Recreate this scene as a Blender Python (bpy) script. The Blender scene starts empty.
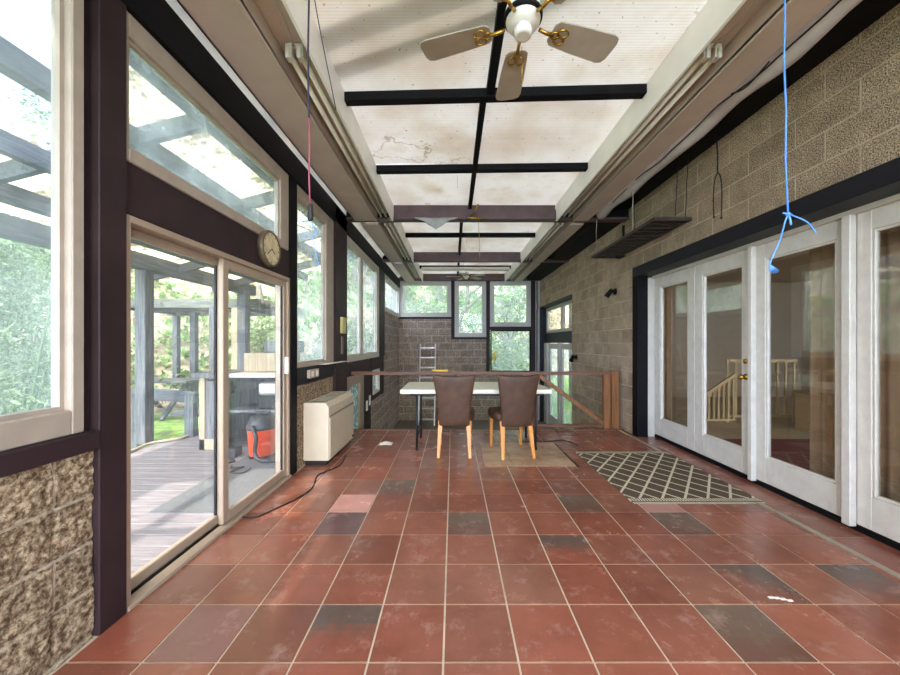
import bpy, bmesh, math, random
from mathutils import Vector, Matrix, noise
random.seed(7)
SC = bpy.context.scene
COL = SC.collection
PI = math.pi

# ---------------------------------------------------------------- camera
cam_d = bpy.data.cameras.new('camera')
cam = bpy.data.objects.new('camera', cam_d); COL.objects.link(cam)
cam.location = (0, 0, 1.27)
cam.rotation_euler = (PI/2, 0, 0)
cam_d.sensor_width = 36.0
cam_d.lens = 36.0*348/900
cam_d.shift_x = -3/900
cam_d.shift_y = 5.5/900
cam_d.clip_start = 0.03
cam_d.clip_end = 300
SC.camera = cam
# ---------------------------------------------------------------- world, sun, exposure
SC.view_settings.view_transform = 'Standard'
SC.view_settings.look = 'None'
SC.view_settings.gamma = 1.0
SC.view_settings.use_curve_mapping = False
SC.view_settings.exposure = 1.25
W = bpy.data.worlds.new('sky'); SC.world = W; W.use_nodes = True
nt = W.node_tree; nt.nodes.clear()
bo = nt.nodes.new('ShaderNodeOutputWorld'); bg = nt.nodes.new('ShaderNodeBackground')
tc = nt.nodes.new('ShaderNodeTexCoord'); ns = nt.nodes.new('ShaderNodeTexNoise'); rp = nt.nodes.new('ShaderNodeValToRGB')
ns.inputs['Scale'].default_value = 2.5; ns.inputs['Detail'].default_value = 5
rp.color_ramp.elements[0].position = .42; rp.color_ramp.elements[0].color = (.52, .70, 1.0, 1)
rp.color_ramp.elements[1].position = .6; rp.color_ramp.elements[1].color = (.95, .97, 1.0, 1)
nt.links.new(tc.outputs['Generated'], ns.inputs['Vector']); nt.links.new(ns.outputs['Fac'], rp.inputs['Fac'])
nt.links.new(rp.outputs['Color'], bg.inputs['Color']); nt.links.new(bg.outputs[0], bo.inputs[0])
# sky strength raised behind the camera, added as fill light for the interior
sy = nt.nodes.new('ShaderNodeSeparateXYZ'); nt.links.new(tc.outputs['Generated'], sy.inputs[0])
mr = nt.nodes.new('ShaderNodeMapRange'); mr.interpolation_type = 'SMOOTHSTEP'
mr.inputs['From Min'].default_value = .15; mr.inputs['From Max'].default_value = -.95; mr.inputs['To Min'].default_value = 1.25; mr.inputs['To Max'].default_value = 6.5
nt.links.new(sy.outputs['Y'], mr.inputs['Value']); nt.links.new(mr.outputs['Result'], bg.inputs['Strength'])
sd = bpy.data.lights.new('sun', 'SUN'); sun = bpy.data.objects.new('sun', sd); COL.objects.link(sun)
sd.energy = 2.6; sd.angle = math.radians(1.2); sd.color = (1, .95, .87)
sun.rotation_euler = Vector((.30, .42, -1)).to_track_quat('-Z', 'Y').to_euler()
SC.cycles.max_bounces = 10
SC.cycles.diffuse_bounces = 6
SC.cycles.transparent_max_bounces = 16
SC.cycles.sample_clamp_indirect = 6
SC.cycles.use_denoising = True

# ---------------------------------------------------------------- materials
def lin(c):
    return tuple((v/255/12.92 if v/255 <= .04045 else ((v/255+.055)/1.055)**2.4) for v in c) + (1,)
class NT:
    def __init__(s, name):
        s.m = bpy.data.materials.new(name); s.m.use_nodes = True
        s.t = s.m.node_tree; s.t.nodes.clear()
        s.out = s.n('ShaderNodeOutputMaterial')
    def n(s, ty, **kw):
        x = s.t.nodes.new(ty)
        for k, v in kw.items(): setattr(x, k, v)
        return x
    def l(s, a, b): s.t.links.new(a, b)
    def noise(s, scale, detail=3, vec=None, rough=.5):
        x = s.n('ShaderNodeTexNoise'); x.inputs['Scale'].default_value = scale; x.inputs['Detail'].default_value = detail
        x.inputs['Roughness'].default_value = rough
        if vec is not None: s.l(vec, x.inputs['Vector'])
        return x.outputs['Fac']
    def ramp(s, fac, stops):
        r = s.n('ShaderNodeValToRGB'); e = r.color_ramp.elements
        while len(e) < len(stops): e.new(.5)
        for i, (p, c) in enumerate(stops): e[i].position = p; e[i].color = c
        s.l(fac, r.inputs['Fac']); return r.outputs['Color']
    def mix(s, fac, a, b, mode='MIX'):
        x = s.n('ShaderNodeMix', data_type='RGBA', blend_type=mode)
        for i, v in ((0, fac), (6, a), (7, b)):
            if hasattr(v, 'is_linked') or hasattr(v, 'links'): s.l(v, x.inputs[i])
            else: x.inputs[i].default_value = v
        return x.outputs[2]
    def math(s, op, a, b=0):
        x = s.n('ShaderNodeMath', operation=op)
        for i, v in ((0, a), (1, b)):
            if hasattr(v, 'links'): s.l(v, x.inputs[i])
            else: x.inputs[i].default_value = v
        return x.outputs[0]
    def pos(s): return s.n('ShaderNodeNewGeometry').outputs['Position']
    def obj(s): return s.n('ShaderNodeTexCoord').outputs['Object']
    def bump(s, h, strength=.3, dist=.01):
        b = s.n('ShaderNodeBump'); b.inputs['Strength'].default_value = strength; b.inputs['Distance'].default_value = dist
        s.l(h, b.inputs['Height']); return b.outputs['Normal']
    def pbr(s, col, rough=.6, metal=0, normal=None, spec=None, coat=0):
        p = s.n('ShaderNodeBsdfPrincipled')
        if hasattr(col, 'links'): s.l(col, p.inputs['Base Color'])
        else: p.inputs['Base Color'].default_value = col
        if hasattr(rough, 'links'): s.l(rough, p.inputs['Roughness'])
        else: p.inputs['Roughness'].default_value = rough
        p.inputs['Metallic'].default_value = metal
        if spec is not None: p.inputs['Specular IOR Level'].default_value = spec
        if coat: p.inputs['Coat Weight'].default_value = coat
        if normal is not None: s.l(normal, p.inputs['Normal'])
        s.l(p.outputs[0], s.out.inputs[0]); return s.m

def paint(name, c, rough=.55, var=.18, scale=14, metal=0, bump=.15, spec=None):
    N = NT(name); v = N.pos() if var >= 0 else None
    f = N.noise(scale, 5, N.obj())
    c1 = lin(c); lo = tuple(x*(1-var) for x in c1[:3])+(1,); hi = tuple(min(1, x*(1+var)) for x in c1[:3])+(1,)
    col = N.ramp(f, [(.3, lo), (.7, hi)])
    return N.pbr(col, rough, metal, N.bump(N.noise(scale*6, 3, N.obj()), bump, .002), spec)

def wood(name, c1, c2, axis='x', rough=.6, scale=6):
    N = NT(name); mp = N.n('ShaderNodeMapping'); N.l(N.obj(), mp.inputs['Vector'])
    st = {'x': (.6, 9, 9), 'y': (9, .6, 9), 'z': (9, 9, .6)}[axis]
    mp.inputs['Scale'].default_value = st
    f = N.noise(scale, 6, mp.outputs[0], .6)
    return N.pbr(N.ramp(f, [(.3, lin(c1)), (.7, lin(c2))]), rough, 0, N.bump(f, .35, .003))

M = {}
M['brown'] = paint('dark brown paint', (48, 34, 36), .55, .25, 5, 0, .15, .22)
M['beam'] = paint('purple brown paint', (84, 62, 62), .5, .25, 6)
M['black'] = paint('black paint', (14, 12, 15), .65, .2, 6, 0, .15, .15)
M['steel'] = paint('dark steel paint', (28, 27, 33), .5, .3, 3, 0, .15, .25)
M['casing'] = paint('taupe casing paint', (162, 147, 132), .5, .09, 9)
M['sliderframe'] = paint('tan frame paint', (158, 138, 118), .42, .08, 6)
M['door_white'] = None
N = NT('chipped white door paint')
f = N.noise(9, 6, N.obj(), .7); mp = N.n('ShaderNodeMapping'); N.l(N.obj(), mp.inputs['Vector']); mp.inputs['Scale'].default_value = (12, 12, 2.5)
g = N.noise(3.2, 5, mp.outputs[0], .65)
c = N.mix(N.math('GREATER_THAN', g, .70), N.ramp(f, [(.3, lin((198, 189, 178))), (.7, lin((216, 209, 198)))]), lin((196, 184, 158)))
M['door_white'] = N.pbr(c, .4, 0, N.bump(g, .2, .002))
M['soffit'] = paint('grey taupe soffit paint', (190, 170, 158), .6, .08, 4)
M['fascia'] = paint('cream fascia paint', (240, 235, 228), .5, .05, 4)
M['wintrim'] = paint('pale window trim', (194, 186, 174), .5, .06, 7)
M['cream'] = paint('cream metal', (205, 194, 170), .4, .06, 5)
M['heater_side'] = paint('beige heater metal', (196, 182, 158), .4, .05, 5)
M['tubewhite'] = paint('pale tube', (214, 202, 184), .25, .04, 5)
M['gold'] = paint('brass', (190, 150, 70), .25, .1, 8, 1.0)
M['bladew'] = paint('dusty fan blade', (172, 158, 144), .45, .1, 6)
M['fanwhite'] = paint('white fan enamel', (225, 220, 212), .3, .05, 6)
M['dark'] = paint('soot black', (16, 15, 16), .6, .2, 6)
M['foam'] = paint('pale pipe wrap', (196, 188, 190), .45, .12, 10, 0, .5)
M['leather'] = paint('brown vinyl', (72, 46, 29), .6, .25, 12, 0, .3)
M['orangewood'] = wood('orange varnished wood', (186, 112, 44), (214, 146, 66), 'z', .35)
M['railwood'] = wood('red brown rail wood', (84, 52, 36), (122, 80, 56), 'x', .45)
M['postwood'] = wood('tan brown post wood', (92, 56, 26), (160, 104, 56), 'z', .5)
M['tabletop'] = paint('cream laminate', (222, 216, 192), .35, .07, 12)
M['greywood'] = wood('weathered grey wood', (62, 64, 70), (120, 120, 122), 'z', .8)
M['greywoodx'] = wood('weathered grey beam wood', (52, 56, 66), (104, 106, 112), 'y', .8)
M['mossbeam'] = wood('mossy grey wood', (70, 72, 66), (122, 124, 112), 'x', .9)
M['tanwood'] = wood('bare tan wood', (140, 122, 96), (184, 166, 136), 'z', .7)
M['decking'] = wood('grey decking', (104, 96, 98), (146, 138, 138), 'x', .75)
M['doormat'] = paint('grey outdoor mat', (96, 98, 98), .9, .15, 30)
M['orange'] = paint('orange plastic', (226, 74, 24), .35, .06, 6)
M['greyplastic'] = paint('dark grey plastic', (48, 48, 52), .4, .1, 6)
M['blue'] = paint('blue twine', (84, 140, 214), .6, .15, 30)
M['pink'] = paint('faded pink cord', (150, 66, 84), .6, .15, 30)
M['violet'] = paint('dark violet cord', (40, 34, 52), .6, .15, 30)
M['twine'] = paint('pale string', (170, 160, 140), .7, .1, 30)
M['rust'] = paint('dark rusty rack metal', (52, 42, 36), .6, .5, 20)
M['aluminium'] = paint('dull aluminium', (196, 192, 186), .4, .1, 8, .6)
M['yellow'] = paint('yellow plastic', (226, 190, 66), .5, .06, 6)
M['paper'] = paint('off white paper', (225, 218, 205), .7, .08, 10)
M['plasticsheet'] = paint('grey plastic sheet', (150, 150, 146), .3, .25, 9)
M['trunk'] = wood('tree bark', (84, 76, 62), (140, 130, 108), 'z', .9)
M['bamboo'] = paint('green cane', (120, 140, 86), .5, .2, 10)
M['beigewall'] = paint('beige plaster', (198, 178, 150), .8, .05, 3)
M['carpet'] = paint('beige carpet', (186, 168, 138), .95, .08, 40)
M['redrug'] = paint('dark red rug', (110, 34, 34), .95, .15, 30)
M['curtain'] = paint('tan curtain', (206, 172, 136), .85, .1, 10)
M['creamrail'] = paint('cream rail paint', (220, 196, 150), .5, .05, 10)
M['stone'] = paint('stone', (120, 112, 100), .8, .2, 10)

def leafmat(name, cs, trans=.35):
    N = NT(name)
    oi = N.noise(1.7, 3, N.pos()); o2 = N.noise(23, 2, N.pos())
    k = N.math('ADD', N.math('MULTIPLY', oi, .5), N.math('MULTIPLY', o2, .5))
    col = N.ramp(k, [(.36, lin(cs[0])), (.5, lin(cs[1])), (.64, lin(cs[2]))])
    d = N.n('ShaderNodeBsdfDiffuse'); t = N.n('ShaderNodeBsdfTranslucent'); m = N.n('ShaderNodeMixShader')
    N.l(col, d.inputs[0]); N.l(col, t.inputs[0]); m.inputs[0].default_value = trans
    N.l(d.outputs[0], m.inputs[1]); N.l(t.outputs[0], m.inputs[2]); N.l(m.outputs[0], N.out.inputs[0]); return N.m
M['leaf'] = leafmat('green leaves', [(74, 92, 58), (136, 152, 104), (196, 204, 164)])
M['leafd'] = leafmat('dark green leaves', [(60, 76, 54), (104, 124, 92), (160, 176, 140)])
M['ivy'] = leafmat('ivy leaves', [(70, 100, 52), (128, 158, 96), (196, 208, 156)])
M['dry'] = leafmat('dry brush', [(128, 108, 82), (176, 156, 122), (212, 198, 164)])

def glass(name, dirt=.05, tint=(1, 1, 1, 1), dscale=3.0, refl=.045):
    N = NT(name)
    tr = N.n('ShaderNodeBsdfTransparent'); tr.inputs[0].default_value = tint
    gl = N.n('ShaderNodeBsdfGlossy'); gl.inputs['Roughness'].default_value = .015
    fr = N.n('ShaderNodeLayerWeight'); fr.inputs['Blend'].default_value = .5
    sch = N.math('ADD', refl, N.math('MULTIPLY', N.math('POWER', fr.outputs['Facing'], 5.0), .9))
    m1 = N.n('ShaderNodeMixShader'); N.l(sch, m1.inputs[0]); N.l(tr.outputs[0], m1.inputs[1]); N.l(gl.outputs[0], m1.inputs[2])
    df = N.n('ShaderNodeBsdfTranslucent'); df.inputs[0].default_value = (.86, .92, 1, 1)
    d2 = N.n('ShaderNodeBsdfDiffuse'); d2.inputs[0].default_value = (.86, .92, 1, 1)
    md = N.n('ShaderNodeMixShader'); md.inputs[0].default_value = .35; N.l(df.outputs[0], md.inputs[1]); N.l(d2.outputs[0], md.inputs[2])
    f = N.noise(dscale, 6, N.pos(), .65)
    k = N.ramp(f, [(.34, (dirt*.45,)*3+(1,)), (.7, (dirt*1.7,)*3+(1,))])
    m2 = N.n('ShaderNodeMixShader'); N.l(k, m2.inputs[0]); N.l(m1.outputs[0], m2.inputs[1]); N.l(md.outputs[0], m2.inputs[2])
    N.l(m2.outputs[0], N.out.inputs[0]); return N.m
M['glass'] = glass('clear glass', .03)
M['hazy'] = glass('hazy glass', .20, (.90, .96, 1, 1), 4, .012)
M['dglass'] = glass('door glass', .006, (.86, .86, .84, 1), 3.0, .12)
M['doublepane'] = glass('double glazing', .10, (.92, .97, 1, 1), 2.4)

# translucent ribbed roof panel
N = NT('ribbed translucent roof panel')
P = N.pos(); sx = N.n('ShaderNodeSeparateXYZ'); N.l(P, sx.inputs[0])
rib = N.math('MULTIPLY', N.math('SINE', N.math('MULTIPLY', sx.outputs['Y'], 300)), .5)
rib = N.math('ADD', rib, .5)
big = N.noise(1.1, 5, P, .6); fine = N.noise(38, 3, P)
base = N.ramp(big, [(.3, lin((218, 208, 196))), (.55, lin((236, 234, 230))), (.75, lin((214, 202, 184)))])
base = N.mix(N.math('MULTIPLY', rib, .18), base, lin((168, 156, 140)))
base = N.mix(N.math('MULTIPLY', N.math('GREATER_THAN', fine, .70), .55), base, lin((120, 96, 70)))
# tide-mark rings of old water stains
ring = N.math('ABSOLUTE', N.math('SUBTRACT', N.noise(1.2, 5, P, .5), .60)); 
ringm = N.math('MULTIPLY', N.math('MULTIPLY', N.math('LESS_THAN', ring, .005), .30), N.math('GREATER_THAN', N.noise(.9, 1, P), .52))
base = N.mix(ringm, base, lin((150, 116, 74)))
d = N.n('ShaderNodeBsdfDiffuse'); t = N.n('ShaderNodeBsdfTranslucent'); m = N.n('ShaderNodeMixShader')
N.l(base, d.inputs[0]); N.l(base, t.inputs[0]); m.inputs[0].default_value = .32
N.l(d.outputs[0], m.inputs[1]); N.l(t.outputs[0], m.inputs[2]); N.l(m.outputs[0], N.out.inputs[0])
M['roofpanel'] = N.m
N = NT('milky strip'); P = N.pos(); base = N.ramp(N.noise(3, 5, P), [(.35, lin((222, 222, 222))), (.6, lin((244, 240, 232)))])
d = N.n('ShaderNodeBsdfDiffuse'); t = N.n('ShaderNodeBsdfTranslucent'); m = N.n('ShaderNodeMixShader')
N.l(base, d.inputs[0]); N.l(base, t.inputs[0]); m.inputs[0].default_value = .6
N.l(d.outputs[0], m.inputs[1]); N.l(t.outputs[0], m.inputs[2]); N.l(m.outputs[0], N.out.inputs[0])
M['clearstrip'] = N.m
# yellowed corrugated sheet of the deck roof
N = NT('yellowed corrugated sheet'); P = N.pos()
f = N.noise(3.5, 5, P, .7)
base = N.ramp(f, [(.40, lin((120, 104, 74))), (.47, lin((206, 192, 150))), (.7, lin((232, 224, 190)))])
d = N.n('ShaderNodeBsdfDiffuse'); t = N.n('ShaderNodeBsdfTranslucent'); m = N.n('ShaderNodeMixShader')
N.l(base, d.inputs[0]); N.l(base, t.inputs[0]); m.inputs[0].default_value = .75
N.l(d.outputs[0], m.inputs[1]); N.l(t.outputs[0], m.inputs[2]); N.l(m.outputs[0], N.out.inputs[0])
M['corrugated'] = N.m

def blockmat(name, axis, cols, mort, bw=.406, bh=.203, msize=.007, speck=70, bstr=.7, y0=0, z0=0, off=.5):
    """axis 'y': wall running along Y; 'x': along X"""
    N = NT(name); P = N.pos(); s = N.n('ShaderNodeSeparateXYZ'); N.l(P, s.inputs[0])
    c = N.n('ShaderNodeCombineXYZ')
    N.l(N.math('ADD', s.outputs['Y' if axis == 'y' else 'X'], y0), c.inputs[0]); N.l(N.math('ADD', s.outputs['Z'], z0), c.inputs[1])
    b = N.n('ShaderNodeTexBrick'); b.offset = off; N.l(c.outputs[0], b.inputs['Vector'])
    b.inputs['Scale'].default_value = 1; b.inputs['Brick Width'].default_value = bw; b.inputs['Row Height'].default_value = bh
    b.inputs['Mortar Size'].default_value = msize; b.inputs['Mortar Smooth'].default_value = .25; b.inputs['Bias'].default_value = 0
    b.inputs['Color1'].default_value = (.82, .82, .82, 1); b.inputs['Color2'].default_value = (1.12, 1.12, 1.12, 1); b.inputs['Mortar'].default_value = (1, 1, 1, 1)
    f1 = N.noise(speck, 5, P, .75); f2 = N.noise(7, 4, P, .6)
    base = N.ramp(f1, [(.41, lin(cols[0])), (.5, lin(cols[1])), (.60, lin(cols[2]))])
    base = N.mix(.9, base, N.ramp(f2, [(.3, (.72, .70, .68, 1)), (.7, (1.15, 1.13, 1.1, 1))]), 'MULTIPLY')
    base = N.mix(1.0, base, b.outputs['Color'], 'MULTIPLY')
    mf = N.math('MULTIPLY', b.outputs['Fac'], N.ramp(N.noise(5, 3, P), [(.35, (.35,)*3+(1,)), (.6, (1,)*3+(1,))]))
    col = N.mix(mf, base, lin(mort))
    h = N.math('SUBTRACT', N.math('ADD', N.math('MULTIPLY', f1, 1.0), N.math('MULTIPLY', N.noise(18, 5, P, .7), 1.2)), N.math('MULTIPLY', b.outputs['Fac'], 1.0))
    return N.pbr(col, .92, 0, N.bump(h, bstr, .012), .2)
M['block_right'] = blockmat('split face concrete block', 'y', [(86, 64, 46), (182, 156, 128), (238, 220, 194)], (214, 194, 168), speck=120, bstr=1.0, y0=.1, z0=-1.27+.203*7)
M['block_left'] = blockmat('rough tan split face block', 'y', [(92, 74, 54), (148, 126, 100), (190, 172, 144)], (166, 150, 128), speck=45, bstr=.7, z0=-.01+.203*2, y0=.27, msize=.006)
M['block_far'] = blockmat('grey brown concrete block', 'x', [(106, 90, 78), (150, 132, 118), (186, 170, 154)], (206, 192, 176), speck=40, bstr=.4, z0=.35)
M['block_leftfar'] = blockmat('grey pink concrete block', 'y', [(118, 102, 94), (162, 144, 134), (196, 180, 168)], (206, 192, 180), speck=40, bstr=.4, z0=.35)

# floor tiles: per-tile colour lives in the mesh, mottling in the nodes
N = NT('red quarry tile'); P = N.pos()
at = N.n('ShaderNodeAttribute'); at.attribute_name = 'tile_colour'
f = N.noise(3.2, 6, P, .65); f2 = N.noise(40, 3, P)
col = N.mix(1.0, at.outputs['Color'], N.ramp(f, [(.3, (.80, .78, .78, 1)), (.7, (1.2, 1.22, 1.24, 1))]), 'MULTIPLY')
wv = N.ramp(N.noise(6, 7, P, .75), [(.54, (0, 0, 0, 1)), (.72, (1, 1, 1, 1))])
col = N.mix(N.math('MULTIPLY', wv, .42), col, lin((196, 160, 146)))
sepc = N.n('ShaderNodeSeparateColor'); N.l(at.outputs['Alpha'], sepc.inputs[0]) if False else None
rough = N.math('ADD', N.math('MULTIPLY', f, .20), .15)
M['tile'] = N.pbr(col, rough, 0, N.bump(N.noise(5, 5, P), .15, .01), .5)
# scorched tiles: half burnt dark
N = NT('scorched quarry tile'); P = N.obj()
f = N.noise(3.0, 4, N.pos(), .6)
col = N.ramp(f, [(.40, lin((92, 72, 66))), (.52, lin((70, 60, 58))), (.66, lin((132, 76, 62)))])
M['tiledark'] = N.pbr(col, .38, 0, None, .5)
M['grout'] = paint('sandy grout', (198, 178, 152), .85, .12, 20)
N = NT('tan stone patch'); P = N.pos(); f = N.noise(5, 6, P, .7)
M['tanmat'] = N.pbr(N.ramp(f, [(.3, lin((130, 96, 70))), (.5, lin((176, 140, 108))), (.7, lin((200, 170, 136)))]), .4, 0, N.bump(f, .2, .003))

# woven rug
N = NT('diamond lattice rug'); P = N.obj(); s = N.n('ShaderNodeSeparateXYZ'); N.l(P, s.inputs[0])
a = N.math('DIVIDE', s.outputs['X'], .185); b_ = N.math('DIVIDE', s.outputs['Y'], .24)
def stripe(v, w): 
    fr = N.math('FRACT', N.math('ADD', v, 100)); return N.math('LESS_THAN', fr, w)
l1 = stripe(N.math('ADD', a, b_), .13); l2 = stripe(N.math('SUBTRACT', a, b_), .13)
lat = N.math('MAXIMUM', l1, l2)
edge = N.math('GREATER_THAN', N.math('ABSOLUTE', s.outputs['Y']), .575)
band = N.math('MULTIPLY', edge, stripe(N.math('DIVIDE', s.outputs['X'], .022), .55))
band = N.math('MULTIPLY', band, N.math('LESS_THAN', N.math('ABSOLUTE', s.outputs['Y']), .625))
lat = N.math('MULTIPLY', lat, N.math('SUBTRACT', 1, edge)); lat = N.math('MAXIMUM', lat, band)
wf = N.noise(160, 2, P); dk = N.ramp(wf, [(.3, lin((72, 58, 46))), (.7, lin((112, 94, 78)))]); lt = N.ramp(wf, [(.3, lin((190, 178, 150))), (.7, lin((222, 212, 186)))])
M['rug'] = N.pbr(N.mix(lat, dk, lt), .95, 0, N.bump(wf, .6, .004), .1)

# ground
N = NT('lawn'); P = N.pos(); f = N.noise(2.2, 6, P, .7)
M['lawn'] = N.pbr(N.ramp(f, [(.40, lin((110, 118, 70))), (.5, lin((128, 176, 60))), (.6, lin((176, 172, 130)))]), .95, 0, N.bump(N.noise(60, 3, P), .6, .03))
N = NT('hillside soil'); P = N.pos(); f = N.noise(1.3, 8, P, .75)
M['hill'] = N.pbr(N.ramp(f, [(.38, lin((124, 122, 88))), (.48, lin((188, 168, 136))), (.56, lin((214, 198, 168))), (.66, lin((140, 156, 104)))]), .95, 0, N.bump(N.noise(9, 6, P, .8), 1, .15))
# mosaic block glass
N = NT('dimpled block glass'); P = N.pos()
v = N.n('ShaderNodeTexVoronoi'); v.inputs['Scale'].default_value = 14; N.l(P, v.inputs['Vector'])
tr = N.n('ShaderNodeBsdfTranslucent'); N.l(N.ramp(v.outputs['Distance'], [(.15, lin((236, 244, 250))), (.5, lin((160, 172, 182)))]), tr.inputs[0])
N.l(tr.outputs[0], N.out.inputs[0]); M['blockglass'] = N.m

# ---------------------------------------------------------------- mesh helpers
BASE = {}
def tag(o, label=None, cat=None, group=None, kind=None):
    if label: o['label'] = label
    if cat: o['category'] = cat
    if group: o['group'] = group
    if kind: o['kind'] = kind
    return o
def thing(name, label, cat, loc=(0, 0, 0), group=None, kind=None):
    o = bpy.data.objects.new(name, None); COL.objects.link(o); o.location = loc; o.empty_display_size = .1
    BASE[o.name] = Vector(loc); return tag(o, label, cat, group, kind)
class MB:
    def __init__(s): s.v = []; s.f = []; s.mi = []; s.sm = []
    def quadmesh(s, vs, fs, mi=0, sm=False):
        n = len(s.v); s.v += [tuple(p) for p in vs]
        for f in fs: s.f.append([n+i for i in f]); s.mi.append(mi); s.sm.append(sm)
        return s
    def box(s, x0, x1, y0, y1, z0, z1, mi=0):
        if x0 > x1: x0, x1 = x1, x0
        if y0 > y1: y0, y1 = y1, y0
        if z0 > z1: z0, z1 = z1, z0
        return s.quadmesh([(x0, y0, z0), (x1, y0, z0), (x1, y1, z0), (x0, y1, z0), (x0, y0, z1), (x1, y0, z1), (x1, y1, z1), (x0, y1, z1)],
            [(0, 3, 2, 1), (4, 5, 6, 7), (0, 1, 5, 4), (1, 2, 6, 5), (2, 3, 7, 6), (3, 0, 4, 7)], mi)
    def bar(s, p, q, w, h, up=(0, 0, 1), w2=None, h2=None, mi=0):
        p, q = Vector(p), Vector(q); d = (q-p).normalized(); u = Vector(up)
        if abs(d.dot(u)) > .98: u = Vector((0, 1, 0))
        a = d.cross(u).normalized(); b = a.cross(d).normalized()
        w2 = w if w2 is None else w2; h2 = h if h2 is None else h2
        vs = [c + a*sx*ww/2 + b*sz*hh/2 for c, ww, hh in ((p, w, h), (q, w2, h2)) for sx, sz in ((-1, -1), (1, -1), (1, 1), (-1, 1))]
        return s.quadmesh(vs, [(3, 2, 1, 0), (4, 5, 6, 7), (0, 1, 5, 4), (1, 2, 6, 5), (2, 3, 7, 6), (3, 0, 4, 7)], mi)
    def tube(s, pts, r, n=8, r1=None, mi=0):
        pts = [Vector(p) for p in pts]; m = len(pts); vs = []; prev = None
        for i, p in enumerate(pts):
            d = (pts[min(i+1, m-1)]-pts[max(i-1, 0)]).normalized()
            if prev is None:
                u = Vector((0, 0, 1)) if abs(d.z) < .9 else Vector((1, 0, 0)); prev = d.cross(u).normalized()
            a = (prev - d*prev.dot(d)); a = a.normalized() if a.length > 1e-6 else d.orthogonal().normalized()
            prev = a; b = d.cross(a)
            rr = r if r1 is None else r+(r1-r)*i/(m-1)
            vs += [p+(a*math.cos(2*PI*k/n)+b*math.sin(2*PI*k/n))*rr for k in range(n)]
        fs = [(i*n+k, i*n+(k+1) % n, (i+1)*n+(k+1) % n, (i+1)*n+k) for i in range(m-1) for k in range(n)]
        s.quadmesh(vs, fs, mi, True)
        nn = len(s.v)-len(vs); s.f.append([nn+k for k in range(n)][::-1]); s.mi.append(mi); s.sm.append(False)
        s.f.append([nn+(m-1)*n+k for k in range(n)]); s.mi.append(mi); s.sm.append(False); return s
    def lathe(s, c, prof, n=24, axis='z', mi=0):
        c = Vector(c); vs = []
        for r, h in prof:
            for k in range(n):
                a = 2*PI*k/n; p = (r*math.cos(a), r*math.sin(a), h)
                if axis == 'x': p = (h, r*math.cos(a), r*math.sin(a))
                if axis == 'y': p = (r*math.cos(a), h, r*math.sin(a))
                vs.append(c+Vector(p))
        m = len(prof)
        s.quadmesh(vs, [(i*n+k, i*n+(k+1) % n, (i+1)*n+(k+1) % n, (i+1)*n+k) for i in range(m-1) for k in range(n)], mi, True)
        nn = len(s.v)-len(vs)
        for ring, rev in ((0, True), (m-1, False)):
            idx = [nn+ring*n+k for k in range(n)]
            s.f.append(idx[::-1] if rev else idx); s.mi.append(mi); s.sm.append(False)
        return s
    def leaf(s, c, size, up=None, mi=0, asp=.5):
        d = Vector((random.gauss(0, 1), random.gauss(0, 1), random.gauss(0, .7)))
        if up: d += Vector(up)
        d = d.normalized() if d.length > .01 else Vector((0, 0, 1)); a = d.orthogonal().normalized()
        a.rotate(Matrix.Rotation(random.uniform(0, 6.28), 3, d)); c = Vector(c)
        return s.quadmesh([c, c+d*size*.5+a*size*asp*.5, c+d*size, c+d*size*.5-a*size*asp*.5], [(0, 1, 2, 3)], mi)
    def build(s, name, mat, parent=None, bevel=0, seg=1, label=None, cat=None, group=None, kind=None, colours=None, fixn=True):
        me = bpy.data.meshes.new(name)
        vs = [Vector(p) for p in s.v]
        if parent is None:
            lo = Vector((min(p.x for p in vs), min(p.y for p in vs), min(p.z for p in vs)))
            hi = Vector((max(p.x for p in vs), max(p.y for p in vs), max(p.z for p in vs)))
            base = Vector(((lo.x+hi.x)/2, (lo.y+hi.y)/2, lo.z))
        else: base = BASE[parent.name]
        me.from_pydata([p-base for p in vs], [], s.f)
        me.polygons.foreach_set('material_index', s.mi); me.polygons.foreach_set('use_smooth', s.sm)
        for m_ in (mat if isinstance(mat, (list, tuple)) else [mat]): me.materials.append(m_)
        if colours:
            at = me.color_attributes.new('tile_colour', 'FLOAT_COLOR', 'CORNER'); k = 0
            for i, p in enumerate(me.polygons):
                for _ in p.loop_indices: at.data[k].color = colours[i]; k += 1
        me.update()
        o = bpy.data.objects.new(name, me); COL.objects.link(o)
        if parent is None: o.location = base
        else: o.parent = parent
        BASE[o.name] = base
        if bevel:
            b = o.modifiers.new('bevel', 'BEVEL'); b.width = bevel; b.segments = seg; b.limit_method = 'ANGLE'; b.angle_limit = .8
        return tag(o, label, cat, group, kind)
def copy_tree(o, parent=None):
    c = o.copy(); COL.objects.link(c); c.parent = parent
    if o.name in BASE: BASE[c.name] = BASE[o.name]
    for ch in [x for x in bpy.data.objects if x.parent == o]: copy_tree(ch, c)
    return c
def sag(p, q, drop=0, n=10, wob=0):
    p, q = Vector(p), Vector(q); r = []
    for i in range(n+1):
        t = i/n; v = p.lerp(q, t); v.z -= drop*4*t*(1-t)
        if wob and 0 < i < n: v += Vector((random.uniform(-wob, wob), random.uniform(-wob, wob), random.uniform(-wob, wob)*.3))
        r.append(v)
    return r
def smooth(pts, k=6):
    pts = [Vector(p) for p in pts]; out = []
    for i in range(len(pts)-1):
        p0 = pts[max(i-1, 0)]; p1 = pts[i]; p2 = pts[i+1]; p3 = pts[min(i+2, len(pts)-1)]
        for j in range(k):
            t = j/k; out.append(.5*((2*p1)+(p2-p0)*t+(2*p0-5*p1+4*p2-p3)*t*t+(3*p1-p0-3*p2+p3)*t*t*t))
    return out+[pts[-1]]
ST = 'structure'
TR = [0]
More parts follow.
